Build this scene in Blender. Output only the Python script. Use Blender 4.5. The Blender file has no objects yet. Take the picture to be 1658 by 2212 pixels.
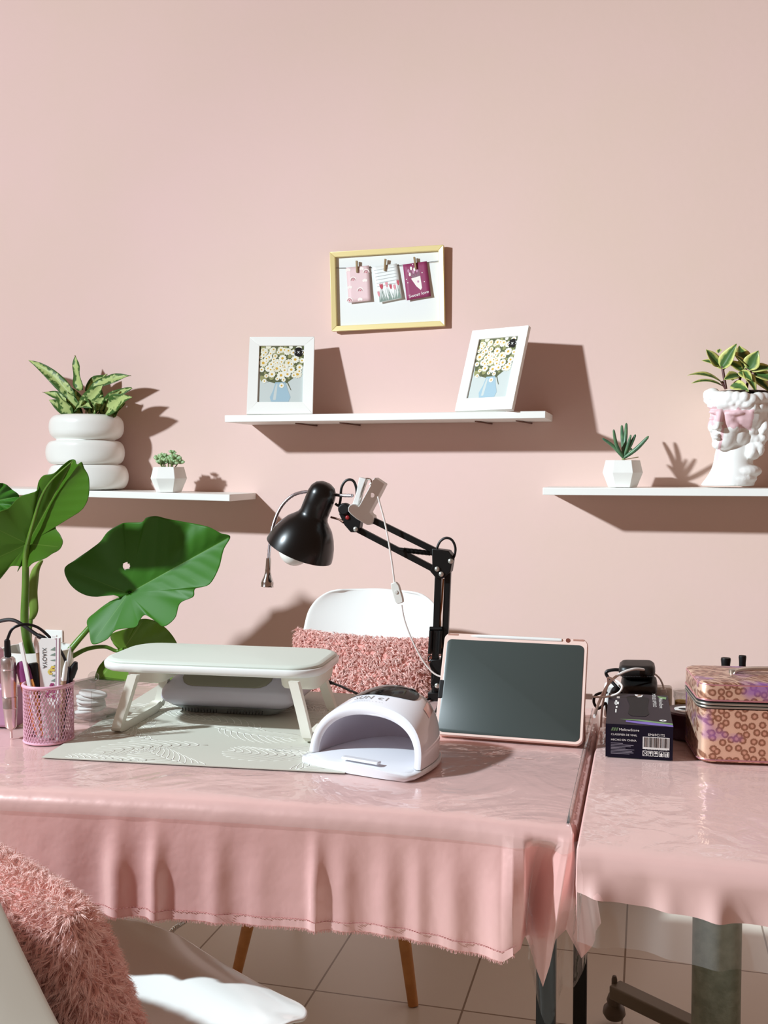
import bpy, math, random
from mathutils import Vector, Matrix, noise as mnoise
random.seed(7)
V = Vector
SC = bpy.context.scene
COL = SC.collection
R = math.radians

# ------------------------------------------------------------------ camera
CAM_H, FPX = 1.176, 2200.0
YAW, PITCH = R(14.5), math.atan(96 / 2200)
_fh = V((-math.sin(YAW), math.cos(YAW), 0)); _z = V((0, 0, 1)); _r = V((math.cos(YAW), math.sin(YAW), 0))
_fw = math.cos(PITCH) * _fh - math.sin(PITCH) * _z
_up = math.sin(PITCH) * _fh + math.cos(PITCH) * _z
CP = V((0, 0, CAM_H))
cam = bpy.data.cameras.new('camera'); camo = bpy.data.objects.new('camera', cam); COL.objects.link(camo)
cam.sensor_fit = 'VERTICAL'; cam.sensor_height = 36; cam.lens = FPX / 2212 * 36; cam.clip_start = .05
M = Matrix((( _r.x, _up.x, -_fw.x, CP.x), (_r.y, _up.y, -_fw.y, CP.y), (_r.z, _up.z, -_fw.z, CP.z), (0, 0, 0, 1)))
camo.matrix_world = M
SC.camera = camo

# ------------------------------------------------------------------ world, lamps, exposure
w = bpy.data.worlds.new('world'); SC.world = w; w.use_nodes = True
w.node_tree.nodes['Background'].inputs[0].default_value = (1.0, .54, .37, 1)
w.node_tree.nodes['Background'].inputs[1].default_value = .215
LAMP = V((-2.2, .70, 2.12))
def steady(l):      # constant falloff, put in to even out brightness across wall and table
    l.use_nodes = True; nt = l.node_tree; em = nt.nodes['Emission']; fo = nt.nodes.new('ShaderNodeLightFalloff')
    fo.inputs['Strength'].default_value = 1; nt.links.new(fo.outputs['Constant'], em.inputs['Strength'])
KEYC = (.84, .975, 1.06)
for nm, kind, en, aim, size in (('balance_spot', 'SPOT', 26, V((.30, 1.45, .42)), 124), ('ceiling_bulb', 'POINT', 36, None, 0)):  # the spot is added beside the bulb to brighten right wall and table
    sl = bpy.data.lights.new(nm, kind); sl.energy = en; sl.color = KEYC; sl.shadow_soft_size = .05
    so = bpy.data.objects.new(nm, sl); COL.objects.link(so); so.location = LAMP; steady(sl)
    if aim: sl.spot_size = R(size); sl.spot_blend = 1.0; so.rotation_euler = (aim - LAMP).to_track_quat('-Z', 'Y').to_euler()
vs = SC.view_settings
vs.view_transform = 'Standard'; vs.look = 'None'; vs.gamma = 1; vs.use_curve_mapping = False; vs.exposure = 0.0
SC.cycles.max_bounces = 8; SC.cycles.transparent_max_bounces = 24

# ------------------------------------------------------------------ turning a pixel of the photograph into a place
TZ = 0.70            # table top height
YW = 2.82            # wall
def ray(x, y): return _fw + (x - 829) / FPX * _r - (y - 1106) / FPX * _up
def onY(x, y, Y): d = ray(x, y); return CP + d * (Y / d.y)
def G(x, y, z=TZ): d = ray(x, y); return CP + d * ((z - CAM_H) / d.z)

# ------------------------------------------------------------------ materials
def lin(c): return tuple(((v / 255 + .055) / 1.055) ** 2.4 if v / 255 > .04045 else v / 255 / 12.92 for v in c)
def c4(c): return lin(c) + (1,)
MATS = {}
def P(name, rgb, rough=.5, metal=0., coat=0., spec=.5, bump=None, noise=None, sheen=0., sub=0., emit=None, trans=0.):
    if name in MATS: return MATS[name]
    m = bpy.data.materials.new(name); m.use_nodes = True; nt = m.node_tree; b = nt.nodes['Principled BSDF']
    b.inputs['Base Color'].default_value = c4(rgb); b.inputs['Roughness'].default_value = rough
    b.inputs['Metallic'].default_value = metal; b.inputs['Coat Weight'].default_value = coat
    b.inputs['Coat Roughness'].default_value = .06
    b.inputs['Specular IOR Level'].default_value = spec; b.inputs['Sheen Weight'].default_value = sheen
    b.inputs['Transmission Weight'].default_value = trans
    if sub: b.inputs['Subsurface Weight'].default_value = sub; b.inputs['Subsurface Radius'].default_value = (.004, .003, .002)
    tc = None
    if bump or noise: tc = nt.nodes.new('ShaderNodeTexCoord')
    if bump:
        n = nt.nodes.new('ShaderNodeTexNoise'); n.inputs['Scale'].default_value = bump[0]; n.inputs['Detail'].default_value = 4
        bp = nt.nodes.new('ShaderNodeBump'); bp.inputs['Strength'].default_value = bump[1]; bp.inputs['Distance'].default_value = bump[2] if len(bump) > 2 else .002
        nt.links.new(tc.outputs['Object'], n.inputs['Vector']); nt.links.new(n.outputs['Fac'], bp.inputs['Height'])
        nt.links.new(bp.outputs['Normal'], b.inputs['Normal'])
    if noise:   # (scale, other colour, low, high)
        n = nt.nodes.new('ShaderNodeTexNoise'); n.inputs['Scale'].default_value = noise[0]; n.inputs['Detail'].default_value = 5
        rp = nt.nodes.new('ShaderNodeValToRGB')
        rp.color_ramp.elements[0].position = noise[2]; rp.color_ramp.elements[1].position = noise[3]
        rp.color_ramp.elements[0].color = c4(rgb); rp.color_ramp.elements[1].color = c4(noise[1])
        nt.links.new(tc.outputs['Object'], n.inputs['Vector']); nt.links.new(n.outputs['Fac'], rp.inputs['Fac'])
        nt.links.new(rp.outputs['Color'], b.inputs['Base Color'])
    MATS[name] = m
    return m

def attr_mat(name, ca, cb, attr='e', lo=.5, hi=.9, rough=.4, mottled=None, cback=None, translucent=0.):
    """two colours mixed by a vertex attribute (leaf veins, leaf margins)"""
    m = bpy.data.materials.new(name); m.use_nodes = True; nt = m.node_tree; b = nt.nodes['Principled BSDF']
    at = nt.nodes.new('ShaderNodeAttribute'); at.attribute_name = attr
    fac = at.outputs['Fac']
    if mottled:
        tc = nt.nodes.new('ShaderNodeTexCoord'); n = nt.nodes.new('ShaderNodeTexNoise'); n.inputs['Scale'].default_value = mottled[0]; n.inputs['Detail'].default_value = 3
        nt.links.new(tc.outputs['Object'], n.inputs['Vector'])
        ma = nt.nodes.new('ShaderNodeMath'); ma.operation = 'MULTIPLY_ADD'; ma.inputs[1].default_value = mottled[1]; ma.inputs[2].default_value = -mottled[1] * .5
        nt.links.new(n.outputs['Fac'], ma.inputs[0])
        ad = nt.nodes.new('ShaderNodeMath'); ad.operation = 'ADD'; nt.links.new(fac, ad.inputs[0]); nt.links.new(ma.outputs[0], ad.inputs[1]); fac = ad.outputs[0]
    rp = nt.nodes.new('ShaderNodeValToRGB'); rp.color_ramp.elements[0].position = lo; rp.color_ramp.elements[1].position = hi
    rp.color_ramp.elements[0].color = c4(ca); rp.color_ramp.elements[1].color = c4(cb)
    nt.links.new(fac, rp.inputs['Fac']); nt.links.new(rp.outputs['Color'], b.inputs['Base Color'])
    b.inputs['Roughness'].default_value = rough; b.inputs['Specular IOR Level'].default_value = .3
    if translucent:
        tr = nt.nodes.new('ShaderNodeBsdfTranslucent'); mx = nt.nodes.new('ShaderNodeMixShader'); mx.inputs[0].default_value = translucent
        nt.links.new(rp.outputs['Color'], tr.inputs['Color'])
        nt.links.new(b.outputs[0], mx.inputs[1]); nt.links.new(tr.outputs[0], mx.inputs[2])
        nt.links.new(mx.outputs[0], nt.nodes['Material Output'].inputs['Surface'])
    return m

def clear_mat(name, tint=(1, 1, 1), ior=1.45, rough=.03, bump=None, haze=0.):
    """thin clear plastic: see-through with a mirror-like fresnel sheen"""
    m = bpy.data.materials.new(name); m.use_nodes = True; nt = m.node_tree; nt.nodes.remove(nt.nodes['Principled BSDF'])
    t = nt.nodes.new('ShaderNodeBsdfTransparent'); t.inputs[0].default_value = tint + (1,)
    g = nt.nodes.new('ShaderNodeBsdfGlossy'); g.inputs['Roughness'].default_value = rough
    lw = nt.nodes.new('ShaderNodeLayerWeight'); lw.inputs['Blend'].default_value = .5
    pw = nt.nodes.new('ShaderNodeMath'); pw.operation = 'POWER'; pw.inputs[1].default_value = 5; nt.links.new(lw.outputs['Facing'], pw.inputs[0])
    f0 = ((ior - 1) / (ior + 1)) ** 2
    ma = nt.nodes.new('ShaderNodeMath'); ma.operation = 'MULTIPLY_ADD'; ma.inputs[1].default_value = 1 - f0; ma.inputs[2].default_value = f0; nt.links.new(pw.outputs[0], ma.inputs[0])
    mx = nt.nodes.new('ShaderNodeMixShader')
    nt.links.new(ma.outputs[0], mx.inputs[0]); nt.links.new(t.outputs[0], mx.inputs[1]); nt.links.new(g.outputs[0], mx.inputs[2])
    nt.links.new(mx.outputs[0], nt.nodes['Material Output'].inputs['Surface'])
    if haze:      # hazy plastic, plus pale table top reflections put into the colour
        df = nt.nodes.new('ShaderNodeBsdfDiffuse'); df.inputs[0].default_value = (.85, .85, .83, 1)
        m2_ = nt.nodes.new('ShaderNodeMixShader'); m2_.inputs[0].default_value = haze
        nt.links.new(t.outputs[0], m2_.inputs[1]); nt.links.new(df.outputs[0], m2_.inputs[2]); nt.links.new(m2_.outputs[0], mx.inputs[1])
    if bump:
        tc = nt.nodes.new('ShaderNodeTexCoord'); hs = None
        for sc, st, dist in bump:
            n = nt.nodes.new('ShaderNodeTexNoise'); n.inputs['Scale'].default_value = sc; n.inputs['Detail'].default_value = 3; n.inputs['Distortion'].default_value = 1.2
            nt.links.new(tc.outputs['Object'], n.inputs['Vector'])
            bp = nt.nodes.new('ShaderNodeBump'); bp.inputs['Strength'].default_value = st; bp.inputs['Distance'].default_value = dist
            nt.links.new(n.outputs['Fac'], bp.inputs['Height'])
            if hs: nt.links.new(hs, bp.inputs['Normal'])
            hs = bp.outputs[0]
        nt.links.new(hs, g.inputs['Normal']); nt.links.new(hs, lw.inputs['Normal'])
    return m

# ------------------------------------------------------------------ mesh helpers
def catmull(pts, n, closed=False):
    pts = [V(p) for p in pts]; out = []; L = len(pts); segs = L if closed else L - 1
    for i in range(segs):
        if closed: p0, p1, p2, p3 = pts[i - 1], pts[i], pts[(i + 1) % L], pts[(i + 2) % L]
        else: p0, p1, p2, p3 = pts[max(i - 1, 0)], pts[i], pts[i + 1], pts[min(i + 2, L - 1)]
        for k in range(n):
            t = k / n
            out.append(.5 * ((2 * p1) + (p2 - p0) * t + (2 * p0 - 5 * p1 + 4 * p2 - p3) * t * t + (3 * p1 - p0 - 3 * p2 + p3) * t ** 3))
    if not closed: out.append(pts[-1].copy())
    return out
def interp(x, tab):
    if x <= tab[0][0]: return tab[0][1]
    for (a, b), (c, d) in zip(tab, tab[1:]):
        if x <= c: return b + (d - b) * (x - a) / (c - a) if c > a else d
    return tab[-1][1]
def basis(d):
    d = V(d).normalized(); a = V((0, 0, 1)) if abs(d.z) < .9 else V((1, 0, 0))
    x = d.cross(a).normalized(); y = d.cross(x).normalized()
    return x, y
class MB:
    def __init__(s): s.v = []; s.f = []; s.mi = []; s.m = 0; s.e = {}
    def add(s, vs, fs):
        o = len(s.v); s.v += [V(p) for p in vs]
        for f in fs: s.f.append(tuple(i + o for i in f)); s.mi.append(s.m)
        return o
    def box(s, c, d, rot=None):
        c = V(c); h = V(d) / 2; vs = []
        for k in ((-1, -1, -1), (1, -1, -1), (1, 1, -1), (-1, 1, -1), (-1, -1, 1), (1, -1, 1), (1, 1, 1), (-1, 1, 1)):
            p = V((k[0] * h.x, k[1] * h.y, k[2] * h.z)); p = rot @ p if rot else p; vs.append(c + p)
        s.add(vs, [(0, 3, 2, 1), (4, 5, 6, 7), (0, 1, 5, 4), (1, 2, 6, 5), (2, 3, 7, 6), (3, 0, 4, 7)]); return s
    def bar(s, p0, p1, wd, dp, side=None):
        """rectangular bar from p0 to p1; dp along `side`"""
        p0, p1 = V(p0), V(p1); d = (p1 - p0).normalized(); sd = V(side or (0, 1, 0)); sd = (sd - d * sd.dot(d)).normalized(); o = d.cross(sd)
        vs = [p + a * wd / 2 * o + b * dp / 2 * sd for p in (p0, p1) for a, b in ((-1, -1), (1, -1), (1, 1), (-1, 1))]
        s.add(vs, [(3, 2, 1, 0), (4, 5, 6, 7), (0, 1, 5, 4), (1, 2, 6, 5), (2, 3, 7, 6), (3, 0, 4, 7)]); return s
    def tube(s, pts, r, n=8, cap=True, closed=False):
        pts = [V(p) for p in pts]; L = len(pts); rr = r if isinstance(r, (list, tuple)) else [r] * L
        x = None; o = len(s.v); vs = []
        for i, p in enumerate(pts):
            if closed: d = pts[(i + 1) % L] - pts[i - 1]
            else: d = pts[min(i + 1, L - 1)] - pts[max(i - 1, 0)]
            if d.length < 1e-9: d = V((0, 0, 1))
            d.normalize()
            if x is None: x, _ = basis(d)
            x = x - d * x.dot(d)
            x = x.normalized() if x.length > 1e-6 else basis(d)[0]
            y = d.cross(x)
            vs += [p + rr[i] * (math.cos(a) * x + math.sin(a) * y) for a in (2 * math.pi * k / n for k in range(n))]
        fs = []
        for i in range(L if closed else L - 1):
            j = (i + 1) % L
            for k in range(n):
                k2 = (k + 1) % n; fs.append((i * n + k, i * n + k2, j * n + k2, j * n + k))
        if cap and not closed: fs += [tuple(reversed(range(n))), tuple(range((L - 1) * n, L * n))]
        s.add(vs, fs); return s
    def cyl(s, p0, p1, r0, r1=None, n=20): return s.tube([p0, p1], [r0, r0 if r1 is None else r1], n)
    def lathe(s, prof, c, axis=(0, 0, 1), n=32, sq=None):
        """prof: (radius, height) along axis from c"""
        c = V(c); d = V(axis).normalized()
        if abs(d.z) > .999: x, y = V((1, 0, 0)), V((0, d.z, 0))
        else: x, y = basis(d)
        vs = []; fs = []
        for r, h in prof:
            for k in range(n):
                a = 2 * math.pi * k / n; vs.append(c + d * h + r * (math.cos(a) * x + math.sin(a) * y))
        for i in range(len(prof) - 1):
            for k in range(n):
                k2 = (k + 1) % n; fs.append((i * n + k, i * n + k2, (i + 1) * n + k2, (i + 1) * n + k))
        s.add(vs, fs); return s
    def ell(s, c, rad, rot=None, nu=16, nv=10):
        c = V(c); rad = (rad,) * 3 if isinstance(rad, (int, float)) else rad; vs = []; fs = []
        for j in range(nv + 1):
            t = math.pi * j / nv
            for k in range(nu):
                a = 2 * math.pi * k / nu
                p = V((rad[0] * math.sin(t) * math.cos(a), rad[1] * math.sin(t) * math.sin(a), rad[2] * math.cos(t)))
                vs.append(c + (rot @ p if rot else p))
        for j in range(nv):
            for k in range(nu):
                k2 = (k + 1) % nu; fs.append((j * nu + k, (j + 1) * nu + k, (j + 1) * nu + k2, j * nu + k2))
        s.add(vs, fs); return s
    def prism(s, pts, d):
        pts = [V(p) for p in pts]; d = V(d); n = len(pts)
        nr = sum(((pts[i] - pts[0]).cross(pts[(i + 1) % n] - pts[0]) for i in range(n)), V((0, 0, 0)))
        if nr.dot(d) > 0: pts = pts[::-1]
        s.add(pts + [p + d for p in pts], [tuple(range(n)), tuple(reversed(range(n, 2 * n)))] + [(i, i + n, (i + 1) % n + n, (i + 1) % n) for i in range(n)]); return s
    def poly(s, pts): s.add(pts, [tuple(range(len(pts)))]); return s
    def grid(s, rows, closed=False):
        n = len(rows[0]); vs = [p for r in rows for p in r]; fs = []
        for i in range(len(rows) - 1):
            for k in range(n if closed else n - 1):
                k2 = (k + 1) % n; fs.append((i * n + k, i * n + k2, (i + 1) * n + k2, (i + 1) * n + k))
        return s.add(vs, fs)
    def build(s, name, mats, parent=None, smooth=True, bevel=0, seg=3, sub=0, solid=0, remesh=0, local=False, weld=False, angle=40):
        me = bpy.data.meshes.new(name)
        W = WM[parent].inverted() if parent and not local else Matrix()
        me.from_pydata([tuple(W @ p) for p in s.v], [], s.f)
        for m in (mats if isinstance(mats, (list, tuple)) else [mats]): me.materials.append(m)
        me.polygons.foreach_set('material_index', s.mi)
        if smooth: me.polygons.foreach_set('use_smooth', [True] * len(me.polygons))
        if s.e:
            for an, vals in s.e.items():
                a = me.attributes.new(an, 'FLOAT', 'POINT'); a.data.foreach_set('value', vals)
        me.validate(); me.update()
        o = bpy.data.objects.new(name, me); COL.objects.link(o)
        if parent: o.parent = parent; WM[o] = WM[parent].copy()
        else: WM[o] = Matrix()
        if weld: md = o.modifiers.new('weld', 'WELD'); md.merge_threshold = .0002
        if remesh: md = o.modifiers.new('remesh', 'REMESH'); md.mode = 'VOXEL'; md.voxel_size = remesh; md.use_smooth_shade = True; sm = o.modifiers.new('smooth', 'SMOOTH'); sm.factor = .5; sm.iterations = 7
        if bevel: md = o.modifiers.new('bevel', 'BEVEL'); md.width = bevel; md.segments = seg; md.limit_method = 'ANGLE'; md.angle_limit = R(angle); md.harden_normals = False
        if solid: md = o.modifiers.new('solid', 'SOLIDIFY'); md.thickness = solid; md.offset = 0
        if sub: md = o.modifiers.new('sub', 'SUBSURF'); md.levels = sub; md.render_levels = sub
        if smooth and not (sub or remesh): me.set_sharp_from_angle(angle=R(angle))
        return o
WM = {}
def thing(name, label, cat, loc, rz=0, group=None):
    o = bpy.data.objects.new(name, None); COL.objects.link(o); o.empty_display_size = .05
    o.location = loc; o.rotation_euler = (0, 0, rz)
    o['label'] = label; o['category'] = cat
    if group: o['group'] = group
    WM[o] = Matrix.Translation(V(loc)) @ Matrix.Rotation(rz, 4, 'Z')
    return o
def tag(o, label, cat, group=None):
    o['label'] = label; o['category'] = cat
    if group: o['group'] = group
    return o
def struct(o): o['kind'] = 'structure'; return o
def text_mesh(body, size, align='CENTER', space=1.0):
    cu = bpy.data.curves.new('t', 'FONT'); cu.body = body; cu.size = size; cu.align_x = align; cu.align_y = 'CENTER'; cu.space_character = space; cu.resolution_u = 3
    t = bpy.data.objects.new('t', cu); me = bpy.data.meshes.new_from_object(t)
    vs = [v.co.copy() for v in me.vertices]; fs = [tuple(p.vertices) for p in me.polygons]
    bpy.data.objects.remove(t); bpy.data.curves.remove(cu); bpy.data.meshes.remove(me)
    return vs, fs
def text(mb, body, size, o, x, y, lift=None, align='CENTER', sx=1., space=1.0):
    vs, fs = text_mesh(body, size, align, space); o, x, y = V(o), V(x).normalized(), V(y).normalized(); nrm = x.cross(y)
    mb.add([o + x * v.x * sx + y * v.y + nrm * (lift or 0) for v in vs], fs)

# leaf blade: quadratic spine from base to tip, attribute e = distance from spine, 0..1
def leaf(mb, base, tip, wd, arch=.1, nrm=None, n=9, fold=.25, wave=0., pw=.8):
    base, tip = V(base), V(tip); d = tip - base; L = d.length
    nrm = V(nrm) if nrm else V((random.uniform(-.4, .4), -1, .5)); nrm = (nrm - d * nrm.dot(d) / L ** 2).normalized()
    side = d.cross(nrm).normalized(); up = V((0, 0, 1)); mid = (base + tip) / 2 + up * arch * L
    o = len(mb.v); vs = []; es = []; ph = random.random() * 6
    vv = (-1, -.75, -.5, -.25, 0, .25, .5, .75, 1)
    for i in range(n + 1):
        t = i / n; p = (1 - t) ** 2 * base + 2 * t * (1 - t) * mid + t * t * tip
        hw = wd / 2 * max(.02, math.sin(math.pi * min(1, t * .97 + .03) ** pw)) ** .9
        for v in vv:
            vs.append(p + side * v * hw + nrm * (abs(v) * fold * hw + wave * wd * math.sin(ph + t * 9 + v * 2) * abs(v))); es.append(abs(v))
    k = len(vv)
    fs = [(i * k + j, i * k + j + 1, (i + 1) * k + j + 1, (i + 1) * k + j) for i in range(n) for j in range(k - 1)]
    mb.add(vs, fs); mb.e.setdefault('e', []).extend(es)

def fur(surf, n, length, width, sag=.5, clump=6, jitter=.5, comb=None):
    """tufts of tapering strands; surf() -> (point, normal)"""
    mb = MB(); vs = mb.v; fs = mb.f
    for _ in range(n):
        p, nr = surf(); nr = nr.normalized(); x, y = basis(nr)
        a = random.uniform(0, 6.283); lean = V(comb) * 1.0 if comb else V((0, 0, 0))
        d0 = (nr + (math.cos(a) * x + math.sin(a) * y) * jitter + lean).normalized()
        tip = p + d0 * length * random.uniform(.75, 1.15) + V((0, 0, -sag * length * random.uniform(.4, 1)))
        ctrl = p + nr * length * .55
        for _k in range(clump):
            b = p + (x * random.uniform(-1, 1) + y * random.uniform(-1, 1)) * length * .22
            tp = tip + V((random.uniform(-1, 1), random.uniform(-1, 1), random.uniform(-1, 1))) * length * .16
            sd = d0.cross(V((random.uniform(-1, 1), random.uniform(-1, 1), random.uniform(-1, 1)))).normalized() * width
            o = len(vs)
            for t, wq in ((0, 1.), (.33, .9), (.66, .7), (1, .12)):
                q = (1 - t) ** 2 * b + 2 * t * (1 - t) * ctrl + t * t * tp
                vs.append(q - sd * wq); vs.append(q + sd * wq)
            for i in range(3): fs.append((o + 2 * i, o + 2 * i + 1, o + 2 * i + 3, o + 2 * i + 2)); mb.mi.append(0)
    return mb

# ------------------------------------------------------------------ the room: wall and floor
def wall_material():
    m = P('pink_wall', (219, 189, 179), .62, spec=.25, bump=(60, .12, .002))
    nt = m.node_tree; b = nt.nodes['Principled BSDF']; tc = [n for n in nt.nodes if n.type == 'TEX_COORD'][0]
    n = nt.nodes.new('ShaderNodeTexNoise'); n.inputs['Scale'].default_value = 1.6; n.inputs['Detail'].default_value = 6; n.inputs['Roughness'].default_value = .55
    rp = nt.nodes.new('ShaderNodeValToRGB'); rp.color_ramp.elements[0].position = .3; rp.color_ramp.elements[1].position = .7
    rp.color_ramp.elements[0].color = c4((222, 190, 183)); rp.color_ramp.elements[1].color = c4((217, 190, 176))
    nt.links.new(tc.outputs['Object'], n.inputs['Vector']); nt.links.new(n.outputs['Fac'], rp.inputs['Fac']); nt.links.new(rp.outputs['Color'], b.inputs['Base Color'])
    return m
def floor_material():
    m = P('floor_tile', (206, 196, 178), .35, bump=(40, .05, .001)); nt = m.node_tree; b = nt.nodes['Principled BSDF']
    tc = [n for n in nt.nodes if n.type == 'TEX_COORD'][0]
    mp = nt.nodes.new('ShaderNodeMapping'); mp.inputs['Location'].default_value = (.04, .219, 0)
    br = nt.nodes.new('ShaderNodeTexBrick'); br.offset = 0; br.squash = 1
    br.inputs['Scale'].default_value = 1; br.inputs['Brick Width'].default_value = .336; br.inputs['Row Height'].default_value = .336
    br.inputs['Mortar Size'].default_value = .0025; br.inputs['Mortar Smooth'].default_value = .2
    br.inputs['Color1'].default_value = c4((216, 211, 198)); br.inputs['Color2'].default_value = c4((208, 203, 190)); br.inputs['Mortar'].default_value = c4((134, 120, 102))
    nt.links.new(tc.outputs['Object'], mp.inputs[0]); nt.links.new(mp.outputs[0], br.inputs['Vector']); nt.links.new(br.outputs['Color'], b.inputs['Base Color'])
    return m
struct(MB().box((0, YW + .06, 1.5), (9, .12, 3.0)).build('wall_back', wall_material(), smooth=False))
struct(MB().box((0, .9, -.05), (9, 3.84, .1)).build('floor', floor_material(), smooth=False))

# ------------------------------------------------------------------ common materials
WHITE = P('white_paint', (240, 240, 234), .4, bump=(90, .03, .001))
WPLAS = P('white_plastic', (238, 240, 236), .28)
GLOSSW = P('gloss_white', (236, 237, 242), .12, coat=.5)
BLACK = P('black_metal', (9, 10, 10), .38, spec=.35)
BPLAS = P('black_plastic', (12, 12, 13), .45, spec=.35)
CHROME = P('chrome', (205, 205, 203), .15, metal=1)
CERAMIC = P('white_ceramic', (240, 240, 234), .3, coat=.2)
SOIL = P('soil', (52, 38, 28), .95, bump=(200, .8, .004))
WOOD = P('beech_wood', (196, 140, 78), .45, noise=(30, (176, 120, 62), .35, .7))
SATIN = P('pink_satin', (242, 192, 186), .31, metal=.18, sheen=.15, spec=.8, bump=(9, .35, .014))
SATIN2 = P('pink_cloth', (236, 190, 183), .42, sheen=.25, spec=.5, bump=(6, .2, .010))

# ------------------------------------------------------------------ shelves
def shelf(name, x0, x1, zb0, zb1, label, screws=()):
    th, dp = .0188, .196
    root = thing(name, label, 'shelf', ((x0 + x1) / 2, YW - .001, (zb0 + zb1) / 2), 0, 'white wall shelves')
    vs = []
    for x, z in ((x0, zb0), (x1, zb1)):
        vs += [V((x, YW - .001 - dp, z)), V((x, YW - .001, z)), V((x, YW - .001, z + th)), V((x, YW - .001 - dp, z + th))]
    b = MB(); b.add(vs, [(0, 1, 2, 3), (7, 6, 5, 4), (0, 4, 5, 1), (1, 5, 6, 2), (2, 6, 7, 3), (3, 7, 4, 0)])
    b.build('board', WHITE, root, bevel=.0015, seg=2)
    for x in screws:
        z = zb0 + (zb1 - zb0) * (x - x0) / (x1 - x0)
        MB().tube([(x, YW - .001, z - .004), (x - .012, YW - .05, z - .003), (x - .03, YW - .10, z - .001)], .0022, 8).build('bracket', P('rusty_steel', (110, 78, 66), .5, metal=.6), root)
    return root
MZ = 1.3015
shelf('wall_shelf', -1.133, -.2535, MZ, MZ, 'middle white floating shelf, the highest, with two photo frames on it', (-.93, -.80, -.42, -.31))
shelf('wall_shelf', -1.95, -1.1195, 1.0985, 1.0825, 'left white floating shelf carrying the bubble vase and a small succulent')
shelf('wall_shelf', -.2595, .62, 1.1060, 1.1060, 'right white floating shelf carrying the bust planter and a finger succulent')
LZ = lambda x: 1.0985 + (1.0825 - 1.0985) * (x + 1.95) / .8305 + .0188
RZ = 1.106 + .0188

# ------------------------------------------------------------------ tables, their cloths and clear covers
def simple_table(name, label, x0, x1, y0, y1, top, legs, mat, lw, pedestal=None):
    root = thing(name, label, 'table', ((x0 + x1) / 2, (y0 + y1) / 2, 0))
    MB().box(((x0 + x1) / 2, (y0 + y1) / 2, top - .012), (x1 - x0, y1 - y0, .024)).build('tabletop', P('table_board', (180, 150, 120), .6), root, bevel=.003)
    for x, y in legs:
        MB().box((x, y, (top - .026) / 2), (lw, lw, top - .026)).build('leg', mat, root, bevel=.003)
    return root
FE = [(-1100, 1655), (-260, 1700), (-60, 1708), (0, 1712), (350, 1728), (560, 1741), (800, 1757), (1000, 1773), (1110, 1786), (1200, 1795), (1236, 1799)]
FH = [(-1100, 1900), (-260, 1945), (0, 1956), (230, 1973), (330, 1980), (560, 1998), (700, 2006), (830, 2017), (960, 2040), (1040, 2058), (1090, 2067)]
BACK_Y = 2.035
simple_table('nail_table', 'long nail table on black square legs, draped in pink satin', -1.75, -.10, 1.365, 2.02, TZ - .004, [(-.128, 1.39), (-.118, 2.0), (-1.70, 1.39), (-1.70, 2.0)], BLACK, .026)
waves = [(150, 34, .004), (255, 26, .017), (340, 18, .015), (470, 24, .008), (560, 30, .005), (684, 15, .012), (745, 22, .006), (835, 26, .008), (905, 20, .006), (985, 34, .010), (1086, 40, .021)]
def wave(px): return sum(a * math.exp(-((px - c) / w_) ** 2) for c, w_, a in waves) + .0025 * math.sin(px * .021)
PXS = list(range(-1100, -100, 20)) + list(range(-100, 1091, 6))
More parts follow.
